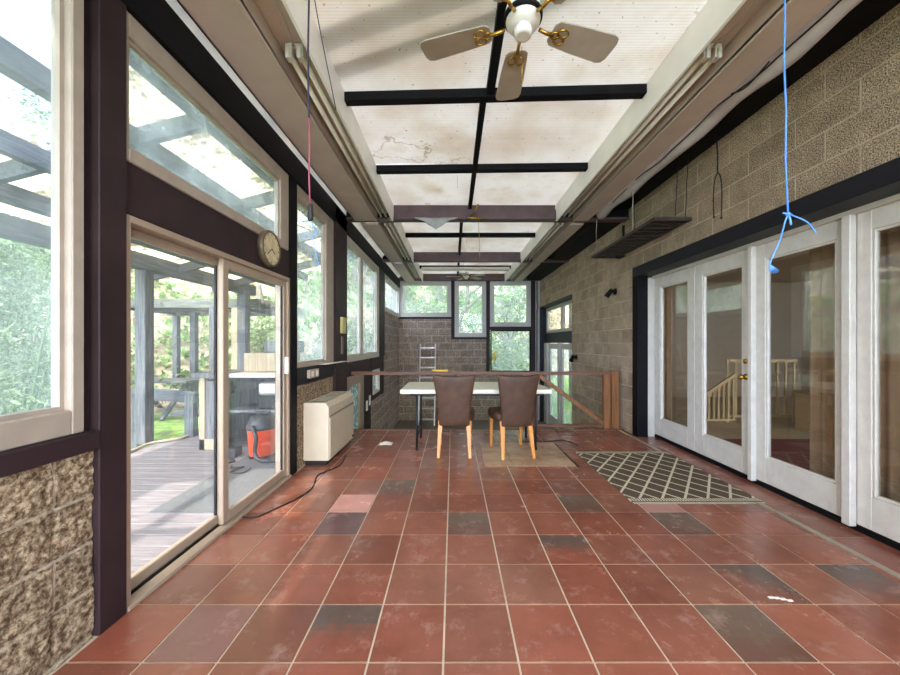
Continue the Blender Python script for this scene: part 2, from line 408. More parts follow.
def trim(mb, mat, label, bevel=.004):
    TR[0] += 1
    return mb.build('trim_%d' % TR[0], mat, bevel=bevel, kind=ST, label=label, cat='trim')

# ================================================================ SHELL
XL, XR, XD = -1.55, 2.50, 2.73
YE, YF = 5.10, 10.0
ZR = 3.20
# floor: slab of grout with a tile bed on it
mb = MB(); mb.box(XL-.10, XD+.12, -1.5, YE, -.30, -.004)
fl = mb.build('floor', M['grout'], kind=ST, label='red quarry tile floor with sandy grout joints', cat='floor')
dark = {(4, 0), (5, 3), (3, 4), (0, 3), (-2, 5)}
half = {(5, 1): 'r', (2, 2): 'f', (7, 1): 'a', (-2, 0): 'f'}
pale = {(-3, 4): (196, 138, 124), (5, 4): (170, 122, 108)}
grey = {(-3, 3): (104, 74, 70), (-4, 0): (128, 86, 78)}
tm = MB(); cols = []
g = .0048
def addtile(x0, x1, y0, y1, col, colB=None, mode=None, n=1):
    if x1-x0 < .02 or y1-y0 < .02: return
    e = .003; z = .0
    if colB is None: n = 1
    else: n = 8
    for i in range(n):
        for j in range(n):
            xa = x0+(x1-x0)*i/n; xb = x0+(x1-x0)*(i+1)/n; ya = y0+(y1-y0)*j/n; yb = y0+(y1-y0)*(j+1)/n
            u = (i+.5)/n; v = (j+.5)/n
            c = col
            if colB is not None:
                s_ = {'f': v, 'r': u*.6+v*.6-.1, 'a': .35+.5*v}[mode]+random.uniform(-.07, .07)
                k = min(1, max(0, (s_-.35)*3)); c = tuple(a*(1-k)+b*k for a, b in zip(col, colB))
            nv = len(tm.v)
            tm.v += [(xa, ya, z), (xb, ya, z), (xb, yb, z), (xa, yb, z)]
            tm.f.append([nv, nv+1, nv+2, nv+3]); tm.mi.append(0); tm.sm.append(False); cols.append(c)
    # edge skirt
    nv = len(tm.v)
    tm.v += [(x0, y0, z), (x1, y0, z), (x1, y1, z), (x0, y1, z), (x0-.001, y0-.001, -.01), (x1+.001, y0-.001, -.01), (x1+.001, y1+.001, -.01), (x0-.001, y1+.001, -.01)]
    for a, b in ((0, 1), (1, 2), (2, 3), (3, 0)):
        tm.f.append([nv+a, nv+4+a, nv+4+b, nv+b]); tm.mi.append(0); tm.sm.append(False); cols.append(col)
P0 = .30; R0 = .3075
def tilecol():
    v = random.gauss(1, .045); w = random.gauss(0, 3)
    b = (134, 81+w, 63+w)
    c = lin(tuple(max(0, min(255, q*v)) for q in b)); return c
for c in range(-6, 9):
    for r in range(-10, 13):
        x0 = -.0388+P0*c+g; x1 = x0+P0-2*g; y0 = 1.384+R0*r+g; y1 = y0+R0-2*g
        x0 = max(x0, XL+.004); x1 = min(x1, 2.40); y0 = max(y0, -1.49); y1 = min(y1, YE-.005)
        k = (c, r); col = tilecol()
        if k in dark: addtile(x0, x1, y0, y1, lin((104, 70, 58)), lin((106, 86, 72)), 'a')
        elif k in half: addtile(x0, x1, y0, y1, col, lin((96, 78, 68)), half[k])
        elif k in pale: addtile(x0, x1, y0, y1, lin(pale[k]))
        elif k in grey: addtile(x0, x1, y0, y1, lin(grey[k]))
        else: addtile(x0, x1, y0, y1, col)
y = -1.5
while y < YE-.02:   # border row in front of the french doors
    addtile(2.452, 2.74, y+g, min(y+.42-g, YE-.005), tilecol()); y += .42
tiles = tm.build('tile', M['tile'], fl, colours=cols)
mb = MB(); mb.box(2.405, 2.445, -1.5, 4.8, -.002, .006); mb.build('threshold_strip', M['sliderframe'], fl, label='pale strip set in the tiles')
# floor edge nosing over the stairwell
trim(MB().box(XL, XD+.1, YE, YE+.04, -.3, .004), M['railwood'], 'brown board nosing along the edge of the tiled floor')
# lower level floor
mb = MB(); mb.box(XL-.2, XD+.3, YE+.04, YF+.3, -1.15, -.95)
mb.build('floor', M['stone'], kind=ST, label='grey lower floor at the bottom of the stairwell', cat='floor')

def roughwall(x, y0, y1, z0, z1, step, amp, depth, y_off, z_off, sgn=1, bw=.406, bh=.203):
    """displaced split face block surface in the plane X = x"""
    mb = MB(); ny = max(2, int((y1-y0)/step)); nz = max(2, int((z1-z0)/step)); vs = []
    for i in range(ny+1):
        for j in range(nz+1):
            yy = y0+(y1-y0)*i/ny; zz = z0+(z1-z0)*j/nz
            row = math.floor((zz+z_off)/bh); fz = ((zz+z_off)/bh) % 1
            fy = ((yy+y_off)/bw + (.5 if row % 2 else 0)) % 1
            dm = min(min(fz, 1-fz)*bh, min(fy, 1-fy)*bw)
            m = min(1, dm/.016)
            n1 = noise.noise((yy*9, zz*12, 3.1))+.6*noise.noise((yy*26, zz*34, 9))+.4*noise.noise((yy*60, zz*80, 1))
            vs.append((x+sgn*(amp*(.6+.7*n1)*m), yy, zz))
    fs = [(i*(nz+1)+j, (i+1)*(nz+1)+j, (i+1)*(nz+1)+j+1, i*(nz+1)+j+1) for i in range(ny) for j in range(nz)]
    mb.quadmesh(vs, fs if sgn > 0 else [f[::-1] for f in fs], 0, True)
    s = -sgn*depth
    mb.box(min(x-sgn*.001, x+s), max(x-sgn*.001, x+s), y0, y1, z0, z1)
    return mb

# ---- left wall
roughwall(XL-.01, 1.0, 1.50, 0, .82, .008, .014, .18, .27, .386, 1).build('wall_left', M['block_left'], kind=ST, label='rough tan block wall under the near left window', cat='wall')
MB().box(XL-.18, XL, -1.5, 1.0, 0, .82).build('wall_left', M['block_left'], kind=ST, label='tan block wall beside and behind the camera', cat='wall')
MB().box(XL-.18, XL-.01, 3.43, 5.0, -.95, .845).build('wall_left', M['block_left'], kind=ST, label='tan block wall behind the beige heater', cat='wall')
MB().box(XL-.18, XL-.005, 7.8, YF, -.95, 2.0).box(XL-.18, XL-.005, 6.62, 7.8, -.95, .16).build('wall_left', M['block_leftfar'], kind=ST, label='grey pink block wall at the far left of the stairwell', cat='wall')
MB().box(XL-.14, XL-.01, -1.5, -.6, .82, 3.1).build('wall_left', M['brown'], kind=ST, label='dark panel wall behind the camera', cat='wall')
trim(MB().box(XL-.16, XL+.03, -1.5, 1.50, .815, .895), M['brown'], 'dark brown sill beam over the near block wall')
trim(MB().box(XL-.16, XL+.02, 1.505, 1.635, .0, 2.86).box(XL-.14, XL-.02, 1.465, 1.505, .895, 2.86), M['brown'], 'dark brown post between near window and sliding door')
trim(MB().box(XL-.14, XL, 1.64, 3.34, 1.885, 2.135), M['brown'], 'dark brown beam between the sliding door and the transom')
trim(MB().box(XL-.14, XL+.015, 3.30, 3.43, 0, 2.86), M['black'], 'black post right of the sliding door')
trim(MB().box(XL-.14, XL+.01, 3.43, 5.0, .845, 1.02), M['steel'], 'dark grey beam under the tall window')
trim(MB().box(XL-.14, XL+.03, 4.52, 5.0, 0, 3.05).box(XL-.14, XL+.03, 4.8, 5.0, -.95, 0), M['brown'], 'dark brown post beside the thermostat')
trim(MB().box(XL-.14, XL+.03, -1.5, YF, 2.85, 3.085), M['black'], 'black header beam along the left wall')
trim(MB().box(XL-.12, XL-.01, 5.0, 6.6, .76, .985).box(XL-.12, XL-.01, 6.1, 6.62, -.95, .76), M['brown'], 'dark panel below the double window')
trim(MB().box(XL-.12, XL, 6.62, 7.8, .16, .26).box(XL-.12, XL, 6.62, 6.72, .26, .74).box(XL-.12, XL, 7.32, 7.8, .26, .74).box(XL-.12, XL, 6.6, 7.8, .74, .985), M['brown'], 'dark surround of the small stairwell window')
trim(MB().box(XL-.12, XL+.02, 7.25, 7.8, .985, 2.86), M['brown'], 'dark post between double window and far left window')
# pale roofing strip seen above the header
# ---- window helper (plane along Y)
def win_y(idx, x, y0, y1, z0, z1, fw, label, mat_f, mat_g, depth=.07, mull=(), bot=None, le=None, ri=None, top=None):
    t = thing('window_%d' % idx, label, 'window', (x, (y0+y1)/2, z0), kind=ST)
    b = bot or fw; le = le or fw; ri = ri or fw; tp = top or fw; mb = MB()
    mb.box(x-depth, x+.012, y0, y0+le, z0, z1).box(x-depth, x+.012, y1-ri, y1, z0, z1)
    mb.box(x-depth, x+.012, y0+le, y1-ri, z0, z0+b).box(x-depth, x+.012, y0+le, y1-ri, z1-tp, z1)
    for m_ in mull: mb.box(x-depth*.8, x, m_-.09, m_+.09, z0+b, z1-tp)
    mb.build('frame', mat_f, t, bevel=.005)
    s = MB(); q = .016
    ed = [y0+le]+[e for m_ in mull for e in (m_-.09, m_+.09)]+[y1-ri]
    for k in range(0, len(ed), 2):
        a_, c_ = ed[k], ed[k+1]
        s.box(x-depth, x-depth+.035, a_, a_+q, z0+b, z1-tp).box(x-depth, x-depth+.035, c_-q, c_, z0+b, z1-tp)
        s.box(x-depth, x-depth+.035, a_+q, c_-q, z0+b, z0+b+q).box(x-depth, x-depth+.035, a_+q, c_-q, z1-tp-q, z1-tp)
        MB().box(x-depth+.012, x-depth+.016, a_+q*.5, c_-q*.5, z0+b+q*.5, z1-tp-q*.5).build('pane', mat_g, t)
    s.build('sash', mat_f, t)
    return t
win_y(1, XL-.01, -.6, 1.464, .897, 2.85, .075, 'tall window with pale casing at the near left', M['casing'], M['doublepane'], .055, mull=(.42,), bot=.10, ri=.05)
win_y(2, XL-.005, 1.64, 3.27, 2.137, 2.848, .075, 'wide transom window over the sliding door', M['casing'], M['hazy'], .04, le=.02, ri=.15, top=.115, bot=.065)
win_y(3, XL-.005, 3.44, 4.50, 1.02, 2.848, .08, 'tall single window above the heater', M['casing'], M['hazy'], .05, bot=.04, le=.02, ri=.26, top=.13)
win_y(4, XL-.0, 5.0, 7.25, .985, 2.846, .09, 'double window with pale mullion before the far corner', M['wintrim'], M['hazy'], .05, mull=(5.92,), bot=.10, le=.04, ri=.22, top=.13)
win_y(5, XL-.0, 7.8, YF, 2.0, 2.846, .10, 'small high window in the far left corner', M['wintrim'], M['hazy'], .07)
win_y(6, XL-.0, 6.72, 7.32, .26, .74, .05, 'small low window beside the stairwell', M['wintrim'], M['hazy'], .06)
# block glass side door of the stairwell
t = thing('door_1', 'tan framed block glass door down in the stairwell', 'door', (XL, 5.55, -.95), kind=ST)
MB().box(XL-.08, XL-.01, 5.0, 5.22, -.95, .76).box(XL-.08, XL-.01, 5.85, 6.1, -.95, .76).box(XL-.08, XL-.01, 5.22, 5.85, .60, .76).box(XL-.08, XL-.01, 5.22, 5.85, -.95, -.80).build('frame', M['sliderframe'], t, bevel=.005)
MB().box(XL-.05, XL-.045, 5.22, 5.85, -.80, .60).build('pane', M['blockglass'], t)

# ---- sliding door
t = thing('door_2', 'tan framed sliding glass door to the deck', 'door', (XL, 2.49, 0), kind=ST)
ya, yb, zt = 1.642, 3.30, 1.883
MB().box(XL-.12, XL+.005, ya, ya+.03, 0, zt).box(XL-.12, XL+.005, yb-.03, yb, 0, zt).box(XL-.12, XL+.005, ya+.03, yb-.03, zt-.035, zt).box(XL-.12, XL+.02, ya, yb, -.002, .022).build('frame', M['sliderframe'], t, bevel=.003)
def leafpanel(x, y0, y1, z0, z1, w, nm):
    p = MB().box(x-.035, x, y0, y0+w, z0, z1).box(x-.035, x, y1-w, y1, z0, z1).box(x-.035, x, y0+w, y1-w, z0, z0+w*1.1).box(x-.035, x, y0+w, y1-w, z1-w, z1).build(nm, M['sliderframe'], t, bevel=.004)
    MB().box(x-.02, x-.015, y0+w-.004, y1-w+.004, z0+w, z1-w+.004).build('pane', M['glass'], p)
    MB().box(x-.030, x-.012, y0+w, y0+w+.008, z0+w, z1-w).box(x-.030, x-.012, y1-w-.008, y1-w, z0+w, z1-w).build('gasket', M['black'], p)
    return p
leafpanel(XL-.065, ya+.02, 2.45, .03, zt-.03, .05, 'fixed_panel')
lp = leafpanel(XL-.015, 2.37, yb-.02, .03, zt-.03, .06, 'sliding_panel')
MB().box(XL-.015, XL+.025, 3.225, 3.25, .98, 1.14).build('handle', M['wintrim'], lp, bevel=.006, label='pale door handle')
MB().box(XL-.06, XL-.045, ya+.03, yb-.03, .018, .030).build('track', M['black'], t)

# ---- far wall
def win_x(idx, y, x0, x1, z0, z1, fw, label, mat_f, mat_g, depth=.07):
    t = thing('window_%d' % idx, label, 'window', ((x0+x1)/2, y, z0), kind=ST)
    MB().box(x0, x0+fw, y-.01, y+depth, z0, z1).box(x1-fw, x1, y-.01, y+depth, z0, z1).box(x0+fw, x1-fw, y-.01, y+depth, z0, z0+fw).box(x0+fw, x1-fw, y-.01, y+depth, z1-fw, z1).build('frame', mat_f, t, bevel=.006)
    MB().box(x0+fw*.9, x1-fw*.9, y+.05, y+.054, z0+fw*.9, z1-fw*.9).build('pane', mat_g, t)
    return t
win_x(7, YF, -1.56, -.05, 2.02, 3.05, .125, 'wide high window at the left of the far wall', M['wintrim'], M['hazy'])
win_x(8, YF, .045, .955, 1.44, 3.05, .125, 'narrow upright window in the middle of the far wall', M['wintrim'], M['hazy'])
win_x(9, YF, 1.06, 2.235, 1.74, 3.05, .125, 'upper right window of the far wall', M['wintrim'], M['hazy'])
w = win_x(10, YF, 1.08, 2.235, .44, 1.64, .03, 'lower right window of the far wall with a yellow sticker', M['black'], M['hazy'])
c = Vector((1.20, YF+.045, .87)); a = .07
MB().quadmesh([c+Vector(p) for p in ((0, 0, -.17), (a, 0, 0), (0, 0, .17), (-a, 0, 0), (0, .004, -.17), (a, .004, 0), (0, .004, .17), (-a, .004, 0))], [(0, 1, 2, 3), (7, 6, 5, 4), (0, 4, 5, 1), (1, 5, 6, 2), (2, 6, 7, 3), (3, 7, 4, 0)]).build('sticker', M['yellow'], w, label='yellow diamond sticker')
MB().box(XL-.18, -.04, YF, YF+.2, -.95, 1.96).box(-.04, .96, YF, YF+.2, -.95, 1.38).box(.96, 2.4, YF, YF+.2, -.95, .36).build('wall_back', M['block_far'], kind=ST, label='grey brown block wall at the far end below the windows', cat='wall')
trim(MB().box(XL-.1, XL+.0, YF-.04, YF+.1, 1.96, 3.2).box(-.05, .045, YF-.02, YF+.1, 1.38, 3.2).box(.955, 1.06, YF-.02, YF+.1, .36, 3.2).box(2.235, 2.36, YF-.03, YF+.1, -.95, 3.2)
     .box(XL, -.05, YF-.02, YF+.1, 1.96, 2.02).box(.045, .955, YF-.02, YF+.1, 1.38, 1.44).box(1.06, 2.235, YF-.02, YF+.1, .36, .44).box(1.06, 2.235, YF-.02, YF+.1, 1.64, 1.74), M['brown'], 'dark brown posts and rails framing the far windows')
trim(MB().box(XL-.1, XR+.1, YF-.14, YF+.1, 3.055, 3.26), M['beam'], 'dark beam over the far windows')
MB().box(2.36, 2.52, YF, YF+.2, -.95, 3.2).build('wall_back', M['wintrim'], kind=ST, label='pale strip of wall in the far right corner', cat='wall')
MB().tube([(2.40, YF-.06, z) for z in (-.9, 1.0, 2.2)] + [(2.42, YF-.08, 2.3), (2.40, YF-.06, 2.45), (2.40, YF-.06, 3.05)], .025, 8).build('conduit_pipe', M['stone'], label='grey conduit pipe running up the far right corner', cat='pipe')

# ---- right wall
MB().box(XR, XR+.28, 4.81, 7.32, -.95, 3.4).box(XR, XR+.28, 7.32, YF+.1, 2.30, 3.4).build('wall_right', M['block_right'], kind=ST, label='speckled block wall between the glazed doors and the stairwell', cat='wall')
MB().box(XR, XR+.28, 1.55, 4.81, 2.30, 3.4).box(XR, XR+.28, -1.5, 1.55, 0, 3.4).build('wall_right', M['block_right'], kind=ST, label='speckled block wall above and beside the white french doors', cat='wall')
trim(MB().box(XR-.012, XD+.05, 1.55, 4.83, 2.175, 2.31), M['steel'], 'dark steel lintel over the white french doors')
trim(MB().box(XR-.012, XR+.135, 4.70, 4.83, 0, 2.18), M['black'], 'black reveal post left of the french doors')
trim(MB().box(XR+.135, XD+.06, 4.715, 4.80, 0, 2.15).box(XR+.2, XD+.06, 1.55, 4.72, 2.14, 2.18), M['wintrim'], 'pale jamb and head of the french doors')
for i, (y0, y1, lb) in enumerate(((3.935, 4.705, 'white french door farthest from the camera'), (3.17, 3.925, 'white french door with brass knob and deadbolt'), (2.365, 3.158, 'white french door hung behind the blue twine'), (1.56, 2.355, 'white french door nearest the camera'))):
    t = thing('door_%d' % (i+3), lb, 'door', (XD, (y0+y1)/2, .035), kind=ST)
    z0, z1, sw, bb, tt = .045, 2.14, (.085 if i == 3 else .115), .22, .13
    MB().box(XD, XD+.045, y0, y0+sw, z0, z1).box(XD, XD+.045, y1-sw, y1, z0, z1).box(XD, XD+.045, y0+sw, y1-sw, z0, z0+bb).box(XD, XD+.045, y0+sw, y1-sw, z1-tt, z1).build('frame', M['door_white'], t, bevel=.004)
    q = .018
    MB().box(XD+.006, XD+.04, y0+sw, y0+sw+q, z0+bb, z1-tt).box(XD+.006, XD+.04, y1-sw-q, y1-sw, z0+bb, z1-tt).box(XD+.006, XD+.04, y0+sw+q, y1-sw-q, z0+bb, z0+bb+q).box(XD+.006, XD+.04, y0+sw+q, y1-sw-q, z1-tt-q, z1-tt).build('bead', M['door_white'], t, bevel=.005)
    MB().box(XD+.02, XD+.024, y0+sw, y1-sw, z0+bb, z1-tt).build('pane', M['dglass'], t)
    if i == 1:
        for zz, r, nm in ((.955, .026, 'knob'), (1.10, .024, 'deadbolt')):
            MB().lathe((XD, y0+.068, zz), [(r*1.1, 0), (r*1.1, -.008), (r*.4, -.012), (r*.4, -.035), (r, -.045), (r*.9, -.062), (0.004, -.068)] if nm == 'knob' else [(r, 0), (r, -.014), (r*.5, -.02), (.003, -.022)], 16, 'x').build(nm, M['gold'], t, label='brass '+nm)
trim(MB().box(XD-.05, XD-.002, 3.125, 3.17, .03, 2.14).box(XD-.05, XD-.002, 2.35, 2.405, .03, 2.14).box(XD-.01, XD+.06, 1.5, 1.555, .03, 2.14), M['door_white'], 'white mullions between the french doors')
trim(MB().box(XD+.0, XD+.10, 1.5, 4.72, -.004, .035), M['black'], 'black threshold under the french doors')
# lower stairwell doors in the right wall
trim(MB().box(XR-.01, XR+.15, YF-.13, YF+.0, -.95, 2.30).box(XR-.01, XR+.15, 7.32, YF-.13, 2.24, 2.30).box(XR+.10, XR+.2, 7.32, YF-.13, 1.27, 1.54), M['steel'], 'dark frame round the lower stairwell doors')
t = thing('window_11', 'pale two light transom over the lower stairwell doors', 'window', (XR+.15, 8.6, 1.54), kind=ST)
MB().box(XR+.14, XR+.2, 7.32, YF-.13, 1.54, 1.62).box(XR+.14, XR+.2, 7.32, YF-.13, 2.16, 2.24).box(XR+.14, XR+.2, 9.72, YF-.13, 1.62, 2.16).box(XR+.14, XR+.2, 8.38, 8.52, 1.62, 2.16).box(XR+.14, XR+.2, 7.32, 7.4, 1.62, 2.16).build('frame', M['wintrim'], t, bevel=.004)
MB().box(XR+.17, XR+.174, 7.4, 9.72, 1.62, 2.16).build('pane', M['dglass'], t)
for k, (y0, y1, lb) in enumerate(((8.60, 9.55, 'pale glazed stairwell door nearest the far corner'), (7.35, 8.50, 'pale glazed stairwell door nearest the camera'))):
    t = thing('door_%d' % (7+k), lb, 'door', (XR+.15, (y0+y1)/2, -.95), kind=ST)
    MB().box(XR+.12, XR+.17, y0, y0+.14, -.93, 1.26).box(XR+.12, XR+.17, y1-.14, y1, -.93, 1.26).box(XR+.12, XR+.17, y0+.14, y1-.14, -.93, -.65).box(XR+.12, XR+.17, y0+.14, y1-.14, 1.12, 1.26).build('frame', M['wintrim'], t, bevel=.004)
    MB().box(XR+.14, XR+.144, y0+.13, y1-.13, -.66, 1.13).build('pane', M['hazy'], t)
trim(MB().box(XR+.08, XR+.18, 9.55, YF-.13, -.95, 1.27).box(XR+.08, XR+.18, 8.5, 8.6, -.95, 1.27), M['wintrim'], 'pale jambs of the lower stairwell doors')
# back of the sunroom behind the camera: wall with a wide opening
MB().box(XL-.18, XR+.28, -1.7, -1.5, 0, .25).box(XL-.18, XL+.1, -1.7, -1.5, .25, 3.4).box(XR-.1, XR+.28, -1.7, -1.5, .25, 3.4).box(XL+.1, XR-.1, -1.7, -1.5, 3.1, 3.4).build('wall_front', M['block_far'], kind=ST, label='block wall with a wide opening behind the camera', cat='wall')

# ---- ceiling: glazed roof
ce = thing('ceiling', 'ribbed translucent roof panels over the whole room', 'ceiling', (0, 4, ZR), kind=ST)
ybars = [-1.6, -.2, 1.1, 2.72, 3.82, 4.97, 6.2, 7.5, 8.8, YF+.2]
for k in range(len(ybars)-1):
    for x0, x1 in ((-1.75, -.86), (-.86, .26), (.26, 1.48), (1.48, 2.75)):
        mb = MB(); mb.box(x0+.004, x1-.004, ybars[k]+.003, ybars[k+1]-.003, ZR+.03, ZR+.034)
        if x1 < 0 and x0 < -1.7 or x0 > 1.4: pass
        mb.build('roof_panel', M['roofpanel'], ce)
def rbar(y0, y1, w, h, zc):   # transverse glazing bar, slightly skewed as in the room
    return MB().bar((-.86, y0, zc), (1.47, y1, zc), w, h)
for (a_, b_) in ((2.74, 2.655), (3.86, 3.80), (6.2, 6.2), (1.1, 1.02), (8.8, 8.8)):
    trim(rbar(a_, b_, .075, .07, ZR-.01), M['black'], 'black glazing bar across the roof at %.1f m' % a_)
trim(MB().box(.255, .315, -1.5, 2.68, ZR-.03, ZR+.028), M['black'], 'black centre bar of the nearest roof bay', .002)
trim(MB().box(.215, .265, 2.74, 4.95, ZR-.03, ZR+.028), M['black'], 'black centre bar before the big cross beam', .002)
trim(MB().box(.11, .16, 5.1, 9.9, ZR-.03, ZR+.028), M['black'], 'black centre bar beyond the big cross beam', .002)
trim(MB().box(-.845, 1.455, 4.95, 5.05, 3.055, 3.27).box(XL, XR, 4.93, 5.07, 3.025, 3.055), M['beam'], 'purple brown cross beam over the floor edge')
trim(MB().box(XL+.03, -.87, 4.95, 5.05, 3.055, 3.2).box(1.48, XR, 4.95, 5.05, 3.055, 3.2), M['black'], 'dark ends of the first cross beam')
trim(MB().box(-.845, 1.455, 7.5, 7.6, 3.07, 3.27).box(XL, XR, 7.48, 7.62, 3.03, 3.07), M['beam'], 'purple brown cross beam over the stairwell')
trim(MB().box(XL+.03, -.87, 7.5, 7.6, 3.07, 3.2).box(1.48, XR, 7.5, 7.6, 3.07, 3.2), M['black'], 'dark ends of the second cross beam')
# soffits with fascia, per bay
for k, (y0, y1, nm) in enumerate(((-1.5, 4.94, 'near'), (5.08, 7.48, 'middle'), (7.62, 9.86, 'far'))):
    xo = -1.40 if k == 0 else -1.345
    ss = MB().box(xo, -1.075, y0, y1, 3.0, 3.022).box(-1.075, -.865, y0, y1, 3.12, 3.135).box(-1.10, -1.075, y0, y1, 2.99, 3.135).box(xo, xo+.02, y0, y1, 3.0, 3.10)
    ss.build('ceiling', M['soffit'], bevel=.003, kind=ST, label='taupe soffit along the left side of the %s bay' % nm, cat='ceiling')
    trim(MB().box(-.865, -.845, y0, y1, 2.995, 3.23), M['fascia'], 'cream fascia board left of the %s roof bay' % nm, .002)
    ss = MB().box(1.70, 1.915, y0, y1, 3.0, 3.022).box(1.49, 1.70, y0, y1, 3.12, 3.135).box(1.70, 1.725, y0, y1, 2.99, 3.135).box(1.915, 2.5, y0, y1, 3.195, 3.215)
    ss.build('ceiling', M['soffit'], bevel=.003, kind=ST, label='taupe soffit along the right side of the %s bay' % nm, cat='ceiling')
    trim(MB().box(1.46, 1.48, y0, y1, 2.995, 3.23), M['fascia'], 'cream fascia board right of the %s roof bay' % nm, .002)
trim(MB().box(2.18, XR, -1.5, 4.94, 3.17, 3.30), M['black'], 'black ledger beam along the top of the right wall')
trim(MB().box(2.10, XR, 5.07, 9.9, 3.05, 3.25), M['black'], 'black ledger beam along the right of the stairwell')
# pale clerestory strip between header and roof on the left
trim(MB().quadmesh([(XL-.02, -1.5, 3.085), (XL-.02, YF, 3.085), (-1.42, YF, 3.21), (-1.42, -1.5, 3.21), (XL-.04, -1.5, 3.085), (XL-.04, YF, 3.085), (-1.44, YF, 3.22), (-1.44, -1.5, 3.22)], [(0, 3, 2, 1), (4, 5, 6, 7), (0, 1, 5, 4), (2, 3, 7, 6)]), M['clearstrip'], 'pale sloped strip above the left header beam', 0)

# ================================================================ THINGS INSIDE
# fluorescent strip lights in the soffit recesses
def strip_light(x, y0, y1, label, zt=3.045):
    t = thing('fluorescent_strip_light', label, 'light', (x, y0, 3.12), group='unlit fluorescent strips beside the roof')
    MB().box(x-.055, x+.055, y0+.02, y1, 3.085, 3.12).build('housing', M['soffit'], t, bevel=.004)
    for dx in (-.035, .035):
        MB().tube([(x+dx, y0+.05, zt), (x+dx, y1-.02, zt)], .017, 10).build('tube', M['tubewhite'], t)
        MB().box(x+dx-.02, x+dx+.02, y0, y0+.05, zt-.03, 3.1).box(x+dx-.012, x+dx+.012, y0-.015, y0, zt-.045, zt+.02).build('lamp_holder', M['wintrim'], t, bevel=.004)
    return t
XLs, XRs = -.97, 1.585
k = 0
for x, lab in ((XLs, 'left'), (XRs, 'right')):
    for (y0, y1, w_) in ((2.12, 4.88, 'near'), (5.15, 7.4, 'middle'), (7.7, 9.7, 'farthest')):
        strip_light(x, y0, y1, 'unlit twin tube strip light in the %s %s soffit recess' % (w_, lab))
t = thing('fluorescent_strip_light', 'long white strip light hung across the far end of the roof', 'light', (.3, 8.6, 3.06))
MB().box(-.78, 1.40, 8.60, 8.68, 3.10, 3.15).build('housing', M['fanwhite'], t, bevel=.004)
MB().tube([(-.76, 8.64, 3.07), (1.38, 8.64, 3.07)], .02, 10).build('tube', M['fanwhite'], t)

# ceiling fans
def fan(loc, label, rot, R=.51, drop=.3, cap=True):
    t = thing('ceiling_fan', label, 'fan', (0, 0, 0), group='ceiling fans under the roof')
    MB().tube([(0, 0, .10), (0, 0, drop)], .012, 8).lathe((0, 0, drop-.05), [(.02, 0), (.055, .03), (.06, .05)], 20).build('downrod', M['fanwhite'], t)
    MB().lathe((0, 0, 0), [(.02, -.025), (.06, -.022), (.082, .0), (.09, .05), (.08, .085), (.03, .11)], 28).build('motor_housing', M['fanwhite'], t)
    MB().lathe((0, 0, 0), [(.086, .012), (.094, .018), (.094, .036), (.086, .04)], 28).build('vent_band', M['black'], t)
    MB().lathe((0, 0, 0), [(.030, -.066), (.042, -.06), (.045, -.045), (.044, -.024)], 24).build('switch_cup', M['fanwhite'], t)
    MB().tube([(0, .03, -.09), (0.002, .032, -.25)], .002, 6).lathe((0.002, .032, -.265), [(.001, 0), (.006, .006), (.001, .018)], 8).build('pull_chain', M['gold'], t)
    for k in range(5):
        a = rot+2*PI*k/5; ca, sa = math.cos(a), math.sin(a)
        def T(u, v, w): return (u*ca-v*sa, u*sa+v*ca, w)
        # blade outline
        prof = [(.16, .040), (.18, .060), (.30, .070), (R-.04, .078), (R-.012, .068), (R, .042)]
        top = [T(u, v, .0-.12*v) for u, v in prof]+[T(u, -v, .12*v) for u, v in prof[::-1]]
        n = len(top); mb = MB()
        mb.quadmesh(top+[(x, y, z-.006) for x, y, z in top], [tuple(range(n)), tuple(range(2*n-1, n-1, -1))]+[(i, i+n, (i+1) % n+n, (i+1) % n) for i in range(n)])
        b = mb.build('blade', M['bladew'], t)
        br = MB()
        br.tube([T(.09, 0, -.005), T(.13, 0, -.014), T(.17, 0, -.010)], .009, 8)
        for v in (-.022, .022):
            ring = [T(.215+.028*math.cos(q), v+.020*math.sin(q), -.012-.12*0) for q in [2*PI*i/12 for i in range(13)]]
            br.tube(ring, .0045, 6)
        ring = [T(.18+.020*math.cos(q), .018*math.sin(q), -.012) for q in [2*PI*i/12 for i in range(13)]]
        br.tube(ring, .0045, 6)
        br.build('blade_bracket', M['gold'], b, label='brass filigree bracket')
    t.location = loc
    return t
fan((.344, 1.71, 2.84), 'large dusty ceiling fan with brass brackets near the camera', math.radians(89.5), R=.53, drop=.35)
fan((.34, 8.95, 2.98), 'small looking far ceiling fan in front of the end windows', math.radians(40), R=.52, drop=.2)

